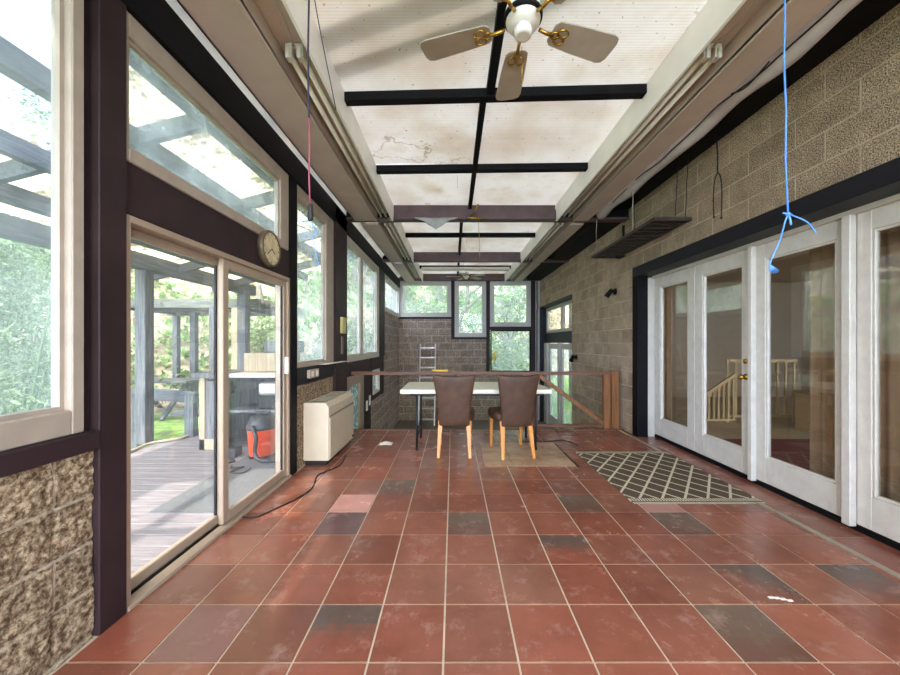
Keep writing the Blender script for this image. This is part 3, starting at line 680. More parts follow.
# chairs
def make_chair(name, label):
    t = thing(name, label, 'chair', (0, 0, 0), group='brown upholstered chairs at the table')
    # back cushion
    mb = MB(); nu, nv = 12, 12; F = []; B = []
    for j in range(nv+1):
        v = j/nv
        for i in range(nu+1):
            u = i/nu*2-1
            hw = .17+.068*v**1.3
            zt = .905+.022*abs(u)**2.2
            z = .345+(zt-.345)*v
            yb = -.205-.085*v - .0 + .03*(1-u*u)*-1*.6
            th = .035+.020*math.sqrt(max(0, 1-u**4))*math.sqrt(max(0, 1-(2*v-1)**6))
            x = u*hw*(1-.02*(1-abs(2*v-1)))
            B.append((x, yb-th*.5, z)); F.append((x, yb+th*.6+.015, z))
    w = nu+1; n = len(B); fs = []
    for j in range(nv):
        for i in range(nu):
            a, b, c, d = j*w+i, j*w+i+1, (j+1)*w+i+1, (j+1)*w+i
            fs.append((a, b, c, d)); fs.append((n+a, n+d, n+c, n+b))
    for i in range(nu): fs.append((i+1, i, n+i, n+i+1)); k = nv*w+i; fs.append((k, k+1, n+k+1, n+k))
    for j in range(nv): a = j*w; fs.append((a, a+w, n+a+w, n+a)); a = j*w+nu; fs.append((a+w, a, n+a, n+a+w))
    mb.quadmesh(B+F, fs, 0, True); o = mb.build('backrest', M['leather'], t, bevel=.012, seg=2)
    # seat cushion
    mb = MB(); N_ = 28; rings = [(.80, .375), (.97, .385), (1.0, .42), (1.0, .45), (.95, .478), (.7, .492), (.3, .497)]
    vs = []
    for s_, z in rings:
        for k in range(N_):
            a = 2*PI*k/N_; cx = math.copysign(abs(math.cos(a))**.45, math.cos(a)); cy = math.copysign(abs(math.sin(a))**.45, math.sin(a))
            vs.append((cx*.235*s_*(1+.06*cy), .045+cy*.235*s_, z))
    fs = [(r*N_+k, r*N_+(k+1) % N_, (r+1)*N_+(k+1) % N_, (r+1)*N_+k) for r in range(len(rings)-1) for k in range(N_)]
    fs.append(tuple(range(N_))[::-1]); fs.append(tuple(range((len(rings)-1)*N_, len(rings)*N_)))
    mb.quadmesh(vs, fs, 0, True).build('seat', M['leather'], t)
    for sx in (-1, 1):
        MB().bar((sx*.155, -.17, .40), (sx*.175, -.275, 0), .055, .055, (0, 1, 0), .034, .034).build('leg', M['orangewood'], t, bevel=.006)
        MB().bar((sx*.185, .225, .40), (sx*.185, .235, 0), .045, .045, (0, 1, 0), .028, .028).build('leg', M['orangewood'], t, bevel=.006)
    return t
ch = make_chair('dining_chair', 'brown vinyl chair at the left of the pair, square to the table')
ch.location = (.022, 4.10, .0); ch.rotation_euler.z = math.radians(-2)
c2 = copy_tree(ch); c2.location = (.68, 4.06, .004); c2.rotation_euler.z = math.radians(7)
c2['label'] = 'brown vinyl chair at the right of the pair, turned and standing on the tan mat'

# folding table
t = thing('folding_table', 'long cream folding table with black legs behind two chairs', 'table', (.25, 4.4, 0))
MB().box(-.61, 1.14, 4.0, 4.80, .682, .735).build('tabletop', M['tabletop'], t, bevel=.012, seg=3)
for x in (-.43, .98):
    for y in (4.13, 4.68):
        MB().tube([(x, y, .69), (x, y, .015)], .014, 8).lathe((x, y, 0.001), [(.018, 0), (.018, .03)], 10).build('leg', M['dark'], t)
    MB().tube([(x, 4.13, .16), (x, 4.68, .16)], .010, 8).build('leg_brace', M['dark'], t)
MB().box(-.5, 1.05, 4.06, 4.09, .655, .692).box(-.5, 1.05, 4.71, 4.74, .655, .692).build('apron', M['steel'], t)

# mat pieces under the chairs
t = thing('floor_mat', 'tan stone look mat pieces on the tiles under the right chair', 'mat', (.8, 4.0, 0))
for x0, x1, y0, y1 in ((.33, .62, 3.58, 3.98), (.625, .93, 3.58, 3.98), (.935, 1.27, 3.58, 4.0), (.34, .62, 3.985, 4.42), (.625, .93, 3.985, 4.42), (.935, 1.30, 4.005, 4.44)):
    MB().box(x0, x1, y0, y1, .0005, .0045).build('mat_piece', M['tanmat'], t)
MB().box(1.275, 1.29, 3.56, 4.42, .0005, .008).build('edge_strip', M['dark'], t, label='black edge strip')
# lattice rug
t = thing('rug', 'grey brown rug with cream diamond lattice by the french doors', 'rug', (1.945, 3.40, 0))
MB().box(1.42, 2.47, 2.77, 4.03, .001, .010).build('rug_field', M['rug'], t, bevel=.003)
mb = MB()
for i in range(75):
    x = 1.43+i*1.03/74
    mb.box(x, x+.008, 2.745, 2.77, .001, .006); mb.box(x, x+.008, 4.03, 4.055, .001, .006)
mb.build('fringe', M['twine'], t, kind='stuff')

# stair railing
t = thing('guard_railing', 'brown wooden guard rail along the edge of the stairwell', 'railing', (.5, 5.2, 0))
MB().box(XL+.04, 2.46, 5.155, 5.205, .795, .845).build('top_rail', M['railwood'], t, bevel=.004)
MB().box(2.345, 2.455, 5.14, 5.235, -.2, .86).build('post', M['postwood'], t, bevel=.004)
MB().box(2.235, 2.335, 5.155, 5.215, -.2, .80).build('post', M['postwood'], t, bevel=.004)
MB().box(1.19, 1.26, 5.15, 5.21, -.2, .80).build('post', M['railwood'], t, bevel=.004)
MB().box(1.26, 2.235, 5.165, 5.205, .015, .065).build('bottom_rail', M['railwood'], t, bevel=.004)
MB().bar((1.27, 5.185, .79), (2.24, 5.185, .07), .035, .06).build('brace', M['postwood'], t, bevel=.003)
MB().box(-.31, -.07, 5.16, 5.20, .846, .872).build('spirit_level', M['yellow'], bevel=.006, seg=2, label='small yellow block lying on the guard rail left of the chairs', cat='block')

# ladder against the far wall
t = thing('ladder', 'grey step ladder leaning on the far block wall', 'ladder', (-.72, 9.7, -.95))
for x in (-.93, -.50): MB().bar((x, 9.35, -.945), (x, 9.93, 1.24), .035, .06).build('side_rail', M['aluminium'], t, bevel=.004)
for i in range(8):
    k = (i+.6)/8; MB().bar((-.92, 9.35+.58*k, -.95+2.19*k), (-.51, 9.35+.58*k, -.95+2.19*k), .06, .035).build('rung', M['aluminium'], t)

# heater
t = thing('wall_heater', 'cream fan coil heater standing under the tall left window', 'heater', (-1.42, 4.03, 0))
x0, x1, y0, y1 = XL+.0, -1.285, 3.60, 4.47
MB().box(x0+.012, x1-.03, y0+.02, y1-.02, .0, .05).build('plinth', M['dark'], t)
MB().quadmesh([(x0, y0, .05), (x1, y0, .05), (x1, y1, .05), (x0, y1, .05), (x0, y0, .65), (x1-.035, y0, .65), (x1-.035, y1, .65), (x0, y1, .65), (x1, y0, .60), (x1, y1, .60)],
    [(0, 3, 2, 1), (0, 1, 8, 5, 4), (3, 7, 6, 9, 2), (1, 2, 9, 8), (8, 9, 6, 5), (4, 5, 6, 7), (0, 4, 7, 3)]).build('cabinet', M['heater_side'], t, bevel=.006, seg=2)
MB().box(x1, x1+.012, y0+.012, y1-.012, .06, .49).build('front_panel', M['heater_side'], t, bevel=.004)
MB().box(x1-.002, x1+.010, y0+.012, y1-.012, .50, .512).build('seam_strip', M['stone'], t)
for k, (a_, b_) in enumerate(((3.68, 4.02), (4.06, 4.40))):
    gb = MB().box(x0+.05, x1-.06, a_, b_, .648, .654).build('air_grille', M['dark'], t, label='dark slotted air grille')
    mb = MB()
    for i in range(9): yy = a_+.02+i*(b_-a_-.04)/8; mb.box(x0+.05, x1-.06, yy-.005, yy+.005, .653, .6555)
    mb.build('grille_slat', M['cream'], gb)
MB().lathe((x1+.012, 4.40, .10), [(.015, 0), (.015, .018), (.008, .022)], 14, 'x').build('valve_knob', M['dark'], t)
# items on the dark beam above the heater
t = thing('outlet_box', 'pale double outlet box on the dark beam above the heater', 'outlet', (XL, 3.78, .9))
MB().box(XL+.012, XL+.05, 3.66, 3.90, .895, .985).build('box', M['casing'], t, bevel=.005)
for y in (3.72, 3.84): MB().box(XL+.049, XL+.053, y-.03, y+.03, .91, .97).build('socket', M['paper'], t)
MB().bar((XL+.02, 4.0, 1.035), (XL+.16, 4.0, 1.015), .9, .004, (0, 0, 1)).build('paper_sheet', M['paper'], label='white paper sheet lying on the sill above the heater', cat='paper') if False else None
mb = MB(); mb.quadmesh([(XL+.012, 3.98, 1.024), (XL+.13, 4.0, 1.024), (XL+.14, 4.70, 1.024), (XL+.032, 4.72, 1.024), (XL+.012, 3.98, 1.028), (XL+.13, 4.0, 1.028), (XL+.14, 4.70, 1.028), (XL+.032, 4.72, 1.028)], [(3, 2, 1, 0), (4, 5, 6, 7), (0, 1, 5, 4), (1, 2, 6, 5), (2, 3, 7, 6), (3, 0, 4, 7)])
mb.build('paper_sheet', M['paper'], label='white sheet lying on the sill above the heater', cat='paper')
t = thing('thermostat', 'yellowed thermostat on the dark post right of the tall window', 'thermostat', (XL+.03, 4.75, 1.4))
MB().box(XL+.03, XL+.065, 4.68, 4.84, 1.40, 1.62).build('case', M['yellow'] if False else paint('yellowed plastic', (196, 184, 120), .45, .06), t, bevel=.006)
MB().box(XL+.03, XL+.045, 4.72, 4.78, 1.12, 1.36).build('wire_channel', M['stone'], t)
# clock
t = thing('wall_clock', 'round wall clock with faded cream dial on the beam by the transom', 'clock', (XL, 2.90, 2.055))
cx = XL+.001
MB().lathe((cx, 2.90, 2.055), [(.15, 0), (.15, .035), (.142, .045), (.132, .045), (.130, .036)], 40, 'x').build('rim', M['gold'] if False else paint('old bronze rim', (92, 78, 60), .4), t)
MB().lathe((cx, 2.90, 2.055), [(.131, .034), (.131, .037)], 40, 'x').build('dial', paint('faded dial', (206, 188, 152), .5, .22, 18), t)
for k in range(12):
    a = k*PI/6; MB().bar((cx+.0385, 2.90+.108*math.sin(a), 2.055+.108*math.cos(a)), (cx+.0385, 2.90+.122*math.sin(a), 2.055+.122*math.cos(a)), .006, .002, (1, 0, 0)).build('hour_mark', M['dark'], t)
for L, a in ((.06, 2.2), (.09, 4.0)): MB().bar((cx+.041, 2.90, 2.055), (cx+.041, 2.90+L*math.sin(a), 2.055+L*math.cos(a)), .006, .002, (1, 0, 0)).build('hand', M['dark'], t)
# switches in the stairwell
for (y, z, lb) in ((6.28, .14, 'left'), (6.50, .20, 'right')):
    MB().box(XL-.01, XL+.006, y-.05, y+.05, z-.09, z+.09).build('light_switch', M['paper'], bevel=.004, label='%s white switch plate low on the dark stairwell post' % lb, cat='switch', group='switch plates in the stairwell')
# wall spotlights
def spot(y, z, lb, ang):
    t = thing('wall_spotlight', lb, 'light', (XR, y, z), group='small black wall lamps')
    MB().lathe((XR, y, z), [(.05, 0), (.05, -.018), (.02, -.025)], 18, 'x').build('base', M['black'], t)
    MB().tube([(XR-.02, y, z), (XR-.07, y, z+.015), (XR-.085, y, z+.0)], .010, 8).build('arm', M['black'], t)
    d = Vector((-.5, .5*ang, -.8)).normalized(); p = Vector((XR-.08, y, z))
    MB().tube([p-d*.04, p, p+d*.07, p+d*.09], .028, 14, .045).build('lamp_head', M['black'], t)
spot(5.35, 2.06, 'black swivel lamp high on the block wall left of the french doors', 1)
spot(7.05, .98, 'black lamp low on the block wall beside the stairwell doors', -1)

# hanging rack on the right
t = thing('hanging_rack', 'dark metal rack hung from wires beside the right wall', 'rack', (2.22, 4.3, 2.51))
x0, x1, y0, y1, z = 2.03, 2.42, 3.52, 5.13-.02, 2.51
MB().box(x0, x0+.025, y0, y1, z, z+.035).box(x1-.025, x1, y0, y1, z, z+.035).box(x0+.025, x1-.025, y0, y0+.025, z, z+.035).box(x0+.025, x1-.025, y1-.025, y1, z, z+.035).build('frame', M['rust'], t, bevel=.003)
MB().box(x0+.025, x1-.025, y0+.025, y1-.025, z+.018, z+.024).build('deck_sheet', M['rust'], t)
mb = MB()
for i in range(1, 12): yy = y0+i*(y1-y0)/12; mb.box(x0+.025, x1-.025, yy-.008, yy+.008, z+.004, z+.018)
mb.build('slats', M['rust'], t)
for (xa, ya_, mm, k) in ((x0+.01, 4.95, 'twine', 1), (x0+.01, 3.95, 'twine', 1), (x1-.02, 3.6, 'dark', 2), (x1-.12, 3.6, 'dark', 2), (x1-.02, 4.6, 'dark', 1)):
    MB().tube(sag((xa, ya_, z+.03), (xa+.0, ya_+(-.05 if k == 2 else 0), 3.16 if xa > 2.15 else 3.19), 0, 8, .006), .0045 if mm == 'twine' else .004, 6).build('hanger', M[mm], t)
MB().tube([(2.44, 4.98, 2.50), (2.44, 4.98, 2.95)], .018, 8).tube([(2.44, 4.98, 2.52), (2.38, 4.98, 2.49), (2.33, 4.98, 2.50)], .018, 8).build('wall_bracket', M['black'], label='black pipe bracket on the wall behind the hanging rack', cat='bracket')
# insulated pipe
pts = []
for i in range(46):
    y = -1.3+i*6.2/45; pts.append((2.075+.010*math.sin(i*1.3), y, 3.085+.014*math.sin(i*.9+1)))
MB().tube(pts, .072, 16).build('wrapped_pipe', M['foam'], label='pale wrapped duct sagging along the top of the right wall', cat='pipe')
MB().tube([(2.005+.008*math.sin(i*1.7), -1.0+i*.145, 3.045+.016*math.sin(i*.8)) for i in range(38)], .0055, 6).tube(smooth([(2.0, 2.2, 3.05), (1.98, 2.35, 3.0), (2.0, 2.5, 3.06)]), .005, 6).build('loose_cable', M['dark'], label='thin black cable tied along the wrapped duct', cat='cable')
# forked black cord on right wall
t = thing('forked_wire', 'forked black wire hanging against the block wall right of the rack', 'wire', (2.40, 3.1, 2.5))
y = 3.12
MB().tube([(2.36, 3.12, 3.17), (2.368, 3.115, 2.95), (2.372, 3.12, 2.80)], .006, 6).build('stem', M['dark'], t)
for s_ in (-1, 1): 
    MB().tube(smooth([(2.372, 3.12, 2.80), (2.372, 3.12+s_*.035, 2.74), (2.372, 3.12+s_*.05, 2.60), (2.372, 3.12+s_*.045, 2.40+.02*s_)]), .005, 6).lathe((2.372, 3.12+s_*.045, 2.385+.02*s_), [(.002, 0), (.012, .01), (.003, .025)], 10).build('strand', M['dark'], t)
# blue twine
bx, by = 1.40, 1.48
t = thing('hanging_twine', 'bright blue twine hanging from the roof before the french doors', 'twine', (bx, by, 1.5))
def rp3(px, py, Y=1.48): return ((px-453)/348*Y, Y, 1.27+(343-py)/348*Y)
MB().tube([rp3(784.5, -30), rp3(785, 20), rp3(784, 60), rp3(786, 110), rp3(785.5, 160), rp3(788, 214)], .0035, 8).build('cord', M['blue'], t)
MB().tube(smooth([rp3(788, 214), rp3(785, 222), rp3(780, 240), rp3(772, 258), rp3(769.5, 266)]), .003, 8).build('tail', M['blue'], t)
MB().tube(smooth([rp3(788, 214), rp3(799, 218), rp3(807, 222), rp3(812, 227), rp3(816, 233)]), .0028, 8).build('tail', M['blue'], t)
MB().tube(smooth([rp3(788, 214), rp3(790, 219), rp3(791, 225)]), .0042, 8).build('tail', M['blue'], t)
MB().lathe(Vector(rp3(788, 214))-Vector((0, 0, .008)), [(.002, 0), (.009, .004), (.010, .010), (.003, .016)], 10).tube([rp3(783, 213), rp3(792, 215)], .004, 6).build('knot', M['blue'], t)
mb = MB()
for i in range(7): a = i*.5; mb.tube([rp3(770, 265), rp3(770+5*math.cos(a)+4, 268+6*math.sin(a)*.6+2)], .0018, 5)
mb.build('frayed_end', M['blue'], t)
# left hanging cord with black handle
t = thing('hanging_pull_cord', 'violet and pink pull cord with black handle hanging near the left windows', 'cord', (-.6, 1.45, 1.8))
def lp3(px, py, Y=1.45): return ((px-453)/348*Y, Y, 1.27+(343-py)/348*Y)
MB().tube([lp3(309, -35), lp3(309, 0), lp3(308, 50), lp3(308.5, 105), lp3(309, 118)], .0042, 8).build('cord', M['violet'], t)
MB().tube([lp3(309, 118), lp3(309.5, 150), lp3(309, 175), lp3(310, 204)], .0035, 8).build('cord', M['pink'], t, label='faded pink lower cord')
MB().lathe(lp3(310.5, 221), [(.006, 0), (.0105, .003), (.0115, .02), (.0095, .055), (.009, .066), (.004, .072)], 16).build('handle', M['dark'], t, label='black pull handle')
MB().tube(smooth([lp3(311, 221), lp3(314, 228), lp3(316, 232), lp3(313, 238), lp3(315, 250), lp3(319, 265)]), .0016, 6).build('tail', M['blue'], t)
MB().tube(smooth([lp3(313, -10), lp3(320, 30), lp3(330, 80), lp3(336, 110)]), .0022, 6).build('loose_wire', M['violet'], label='thin dark wire trailing across the left roof fascia', cat='wire')
MB().tube(smooth([(-.93, 1.55, 3.08), (-.95, 1.70, 3.09), (-.93, 1.90, 3.06), (-.97, 2.12, 3.08)]), .0045, 6).build('lamp_wire', M['twine'], label='pale wire feeding the near left strip light', cat='wire')
MB().tube(smooth([(1.60, 1.55, 3.08), (1.58, 1.70, 3.09), (1.60, 1.90, 3.06), (1.585, 2.12, 3.08)]), .0045, 6).build('lamp_wire', M['twine'], label='pale wire feeding the near right strip light', cat='wire')
# strings and plastic sheet at the cross beam
mb = MB(); n = 12; vs = []
for i in range(n+1):
    u = i/n
    for j in range(5):
        w_ = j/4; dz = .20*max(0, 1-abs(2*u-1)**.75)*w_
        vs.append((-.55+.62*u, 4.92-.05*w_*math.sin(u*PI)-.008*math.sin(u*30), 3.045-dz-.01*math.sin(u*22)*w_))
mb.quadmesh(vs, [(i*5+j, (i+1)*5+j, (i+1)*5+j+1, i*5+j+1) for i in range(n) for j in range(4)], 0, True)
o = mb.build('plastic_sheet', M['plasticsheet'], label='grey plastic sheet drooping from the first cross beam', cat='sheet')
sm = o.modifiers.new('thick', 'SOLIDIFY'); sm.thickness = .003
MB().tube(sag((.36, 4.90, 3.10), (.375, 4.90, 2.45), 0, 8, .003), .0035, 6).tube([(.36, 4.92, 3.24), (.30, 4.9, 3.1), (.2, 4.91, 3.04), (.42, 4.91, 3.02)], .012, 6).build('brass_hook_chain', M['gold'], label='brass chain tangle hooked on the first cross beam', cat='chain')
MB().tube(smooth([(-.87, 4.90, 3.20), (-.89, 4.90, 3.13), (-.86, 4.89, 3.06), (-.90, 4.89, 3.02), (-.87, 4.9, 2.99)]), .012, 7).build('twisted_rope', M['tanwood'], label='twisted tan rope at the left end of the first cross beam', cat='rope')
MB().tube([(-.19, 2.62, 3.19), (-.18, 2.62, 2.6)] if False else [(.05, 4.0, 3.2), (.05, 4.0, 3.05)], .002, 6).build('thin_string', M['twine'], label='thin pale string hanging from the second roof bay', cat='string')
# cords and debris on the floor
def fp(px, py, z=.004): Y = 348*(1.27-z)/(py-343); return ((px-453)/348*Y, Y, z)
MB().tube(smooth([fp(243, 517), fp(256, 517), fp(275, 509), fp(296, 499), fp(312, 488), fp(317, 476), fp(327, 471), fp(340, 465), fp(346, 455)]), .006, 6).build('power_cord', M['dark'], label='black power cord curving from the sliding door to the heater', cat='cord')
MB().tube(smooth([fp(521, 441), fp(545, 442), fp(560, 440), fp(570, 442), fp(578, 446)]), .006, 6).build('power_cord', M['dark'], label='black cord on the floor behind the right chair', cat='cord')
mb = MB(); c = Vector(fp(386, 444, .0)); vs = []
for i in range(9):
    for j in range(9):
        u, v = i/8-.5, j/8-.5; k = max(0, 1-(u*u+v*v)*3.2)
        vs.append((c.x+u*.16, c.y+v*.12, .002+k*.025*(1+noise.noise((u*7, v*7, 2)))+.006*abs(noise.noise((u*16, v*16, 5)))))
mb.quadmesh(vs, [(i*9+j, (i+1)*9+j, (i+1)*9+j+1, i*9+j+1) for i in range(8) for j in range(8)], 0, False)
mb.build('crumpled_paper', M['paper'], label='crumpled pale paper scrap on the floor left of the table', cat='paper')
for k, (a_, b_) in enumerate(((771, 597), (777, 597.5), (783, 598.5), (790, 600))):
    x, y, _ = fp(a_, b_); MB().box(x-.012, x+.012, y-.006, y+.006, .0005, .004).build('paint_flake', M['paper'], label='white paint flakes in a short row on the tiles', cat='debris', group='white flakes on the near tiles')
MB().box(.30, .46, YF-.05, YF, -.35, -.15).build('outlet_box', M['paper'], bevel=.005, label='pale utility box low on the far block wall behind the table', cat='outlet')

# unseen limbs added over the roof to cast shadow bands on the nearest panels
for (p, q, r, lb) in (((-1.3, 2.37, 3.318), (1.5, 1.42, 3.318), .075, 'first unseen limb added over the nearest roof bay for its shadow'), ((-1.3, 2.66, 3.305), (1.5, 1.60, 3.305), .06, 'second unseen limb added over the nearest roof bay for its shadow')):
    MB().tube(sag(p, q, 0, 12, .006), r, 10, r*.8).build('shadow_limb', M['trunk'], label=lb, cat='branch', group='unseen limbs added for their shadows')

# ================================================================ ROOM BEHIND THE FRENCH DOORS
MB().box(XD+.12, 8.2, -1.5, 8.2, -.06, .0).build('floor', M['carpet'], kind=ST, label='beige carpet in the room behind the french doors', cat='floor')
MB().box(8.2, 8.35, -1.5, 8.2, 0, 2.7).box(XR+.28, 8.35, 8.2, 8.35, 0, .9).box(XR+.28, 3.2, 8.2, 8.35, .9, 2.7).box(4.6, 8.35, 8.2, 8.35, .9, 2.7).box(3.2, 4.6, 8.2, 8.35, 2.1, 2.7).box(XR+.28, 8.35, -1.65, -1.5, 0, .7).box(XR+.28, 3.5, -1.65, -1.5, .7, 2.7).box(7.6, 8.35, -1.65, -1.5, .7, 2.7).box(3.5, 7.6, -1.65, -1.5, 2.4, 2.7).build('wall_right', M['beigewall'], kind=ST, label='beige plaster walls of the room behind the french doors', cat='wall')
MB().box(XR+.28, 8.35, -1.5, 8.35, 2.7, 2.8).build('ceiling', M['beigewall'], kind=ST, label='plain ceiling of the room behind the french doors', cat='ceiling')
MB().box(2.98, 5.2, 2.0, 4.55, .001, .015).build('rug', M['redrug'], label='dark red rug seen through the french doors', cat='rug')
t = thing('balustrade', 'cream balustrade with sloping stair rail seen through the french doors', 'railing', (4.9, 5.6, 0))
MB().box(4.38, 5.50, 5.56, 5.61, .96, 1.01).build('top_rail', M['creamrail'], t)
MB().box(4.38, 5.50, 5.57, 5.60, .08, .12).build('bottom_rail', M['creamrail'], t)
for i in range(9): x = 4.40+i*.134; MB().box(x-.014, x+.014, 5.571, 5.599, .12 if 0 < i < 8 else .001, .96).build('baluster', M['creamrail'], t)
MB().bar((3.98, 5.55, .42), (4.52, 5.55, .78), .04, .045).build('stair_rail', M['creamrail'], t); MB().bar((3.98, 5.55, .04), (4.5, 5.55, .05), .03, .03).build('stair_string', M['creamrail'], t)
for i in range(7): x = 4.0+i*.078; MB().box(x-.012, x+.012, 5.538, 5.562, .04, .42+(x-3.98)*.667).build('baluster', M['creamrail'], t)
MB().box(4.55, 5.6, 4.62+.3, 4.64+.75, .001, .40).build('storage_box', M['creamrail'], bevel=.02, label='low beige chest seen through the third french door', cat='chest') if False else None
t = thing('low_cabinet', 'low beige cabinet standing behind the curtain of the third french door', 'cabinet', (4.9, 4.6, 0))
MB().box(5.0, 5.9, 4.65, 5.1, .001, .55).build('body', M['creamrail'], t, bevel=.01)
MB().box(4.99, 5.9, 4.64, 5.11, .55, .58).build('top', M['tanwood'], t, bevel=.004)
for (y0, y1, lb) in ((2.60, 2.86, 'tan curtain hanging inside behind the third french door'), (1.55, 2.46, 'tan curtain hanging inside behind the nearest french door'), (4.70, 5.0, 'tan curtain hanging inside behind the farthest french door')):
    mb = MB(); n = 40; vs = []
    for i in range(n+1):
        u = i/n; yy = y0+(y1-y0)*u; xx = 2.95+.022*math.sin(u*(y1-y0)*70)
        for z_ in (.05, .8, 1.6, 2.3): vs.append((xx, yy, z_))
    mb.quadmesh(vs, [(i*4+j, (i+1)*4+j, (i+1)*4+j+1, i*4+j+1) for i in range(n) for j in range(3)], 0, True)
    o = mb.build('curtain', M['curtain'], label=lb, cat='curtain', group='curtains behind the french doors'); s_ = o.modifiers.new('thick', 'SOLIDIFY'); s_.thickness = .004
# outside behind the lower doors: pale wall
# ================================================================ OUTSIDE
def H(x, y):
    s = -.55*x+.83*y; r = max(0, s-10.4)
    h = -.32+.62*r*(1-math.exp(-r*.9))
    h = min(h, 8+.1*r)
    return h+.10*noise.noise((x*.5, y*.5, 0))*min(1, r)+.25*noise.noise((x*.25, y*.25, 4))*min(1, r*.3)
mb = MB(); nx, ny = 110, 110; vs = []
for i in range(nx+1):
    for j in range(ny+1):
        x = -42+i*72/nx; y = -12+j*62/ny
        h = H(x, y)
        if -4.2 < x < 9: h = min(h, -.35 if y < 10.5 else 99)
        if x > -3.9 and x < 9 and -3 < y < 10.6: h = -1.3
        vs.append((x, y, h))
mb.quadmesh(vs, [(i*(ny+1)+j, (i+1)*(ny+1)+j, (i+1)*(ny+1)+j+1, i*(ny+1)+j+1) for i in range(nx) for j in range(ny)], 0, True)
for k, f in enumerate(mb.f):
    q = mb.v[f[0]]; mb.mi[k] = 0 if (-.55*q[0]+.83*q[1]) < 10.2 else 1
mb.build('ground', [M['lawn'], M['hill']], kind=ST, label='lawn rising into an overgrown hillside', cat='ground')

# deck planks
mb = MB(); y = -2.0
while y < 5.5:
    mb.box(-3.92+.05*math.sin(y*3), XL-.15, y, y+.136, -.085, -.05); y += .142
mb.build('deck', M['decking'], kind=ST, label='grey plank deck outside the sliding door', cat='deck', bevel=.004)
MB().bar((-3.5, 5.4, -.3), (-3.5, -2, -.3), .1, .2).build('deck_joist', M['greywoodx'], kind=ST, label='joist under the grey deck', cat='deck')
MB().quadmesh([(-2.36, 2.70, -.049), (-1.72, 2.70, -.049), (-1.72, 4.35, -.049), (-2.40, 4.35, -.049), (-2.36, 2.70, -.042), (-1.72, 2.70, -.042), (-1.72, 4.35, -.042), (-2.40, 4.35, -.042)], [(3, 2, 1, 0), (4, 5, 6, 7), (0, 1, 5, 4), (1, 2, 6, 5), (2, 3, 7, 6), (3, 0, 4, 7)]).build('doormat', M['doormat'], label='long grey mat on the deck outside the sliding door', cat='mat')
MB().tube(smooth([(-3.9, 3.6, -.03), (-3.86, 4.1, -.03), (-3.92, 4.5, -.03), (-3.72, 4.75, -.03), (-3.76, 5.1, -.03), (-3.7, 5.4, -.03)]), .018, 8).build('garden_hose', M['twine'], label='pale rope lying along the edge of the deck', cat='rope')

# deck roof
t = thing('patio_roof', 'weathered lean-to roof over the deck', 'roof', (-3, 4, -.05))
def zr(x): return 2.98+(x+1.7)*.26
def post_(x, y, z1, w=.16): MB().box(x-w/2, x+w/2, y-w/2, y+w/2, -.05, z1).build('post', M['greywood'], t, bevel=.006)
post_(-4.06, 4.58, 2.28, .14); MB().box(-4.1, -3.94, 6.6, 6.76, -.35, 2.28).build('post', M['greywood'], t, bevel=.006); post_(-4.02, .6, 2.28)
MB().box(-4.10, -3.96, -1.5, 7.0, 2.22, 2.42).build('beam', M['greywoodx'], t, bevel=.005)
for x, w in ((-2.32, .09), (-2.95, .07), (-3.5, .10), (-1.78, .06)):
    MB().box(x-w/2, x+w/2, -1.5, 7.0, zr(x)-.14, zr(x)).build('purlin', M['greywoodx'], t, bevel=.004)
for i in range(7):
    y = -1.2+i*1.25; MB().bar((-1.72, y, zr(-1.72)-.05), (-4.35, y, zr(-4.35)-.05), .05, .12).build('rafter', M['greywoodx'], t)
def sheet(x0, x1, y0, y1):
    mb = MB(); n = int((y1-y0)/.02); vs = []
    for i in range(n+1):
        yy = y0+(y1-y0)*i/n; dz = .012*math.sin(yy*80)
        vs += [(x0, yy, zr(x0)+.03+dz), (x1, yy, zr(x1)+.03+dz)]
    mb.quadmesh(vs, [(2*i, 2*i+2, 2*i+3, 2*i+1) for i in range(n)], 0, True)
    mb.build('roof_sheet', M['corrugated'], t)
sheet(-3.5, -2.95, 2.2, 6.9); sheet(-4.4, -3.5, -1.5, 7.0); sheet(-2.95, -2.32, 3.5, 6.9); sheet(-2.95, -2.32, 2.55, 3.15); sheet(-2.32, -1.78, 2.1, 4.6); sheet(-2.95, -2.32, -1.5, .4); sheet(-2.32, -1.78, -1.5, 1.2)

# second pergola farther out
t = thing('garden_arbor', 'mossy timber arbor beyond the deck', 'arbor', (-5.3, 7.4, -.3))
MB().box(-7.4, -3.92, 7.0, 7.12, 1.98, 2.16).build('beam', M['mossbeam'], t, bevel=.006)
MB().box(-7.4, -3.92, 9.0, 9.12, 1.98, 2.16).build('beam', M['mossbeam'], t, bevel=.006)
for i in range(6): x = -7.2+i*.62; MB().box(x-.04, x+.04, 7.12, 9.0, 2.0, 2.10).build('rafter', M['greywood'], t)
random.seed(3); mb = MB()
for i in range(900): x_ = random.uniform(-7.3, -3.9); y_ = random.uniform(7.12, 9.2); a_ = random.uniform(-.5, .5); mb.bar((x_, y_, 2.11+random.uniform(0, .05)), (x_+random.uniform(.1, .3), y_+a_*.4, 2.08+random.uniform(-.05, .08)), .02, .015)
mb.build('thatch', M['trunk'], t, kind='stuff')
for x, y in ((-4.85, 7.06), (-4.4, 7.06), (-6.1, 8.2), (-7.2, 9.06), (-6.9, 7.06)): MB().box(x-.06, x+.06, y-.06, y+.06, -.32, 1.98).build('post', M['greywood'] if x < -4.5 else M['tanwood'], t)
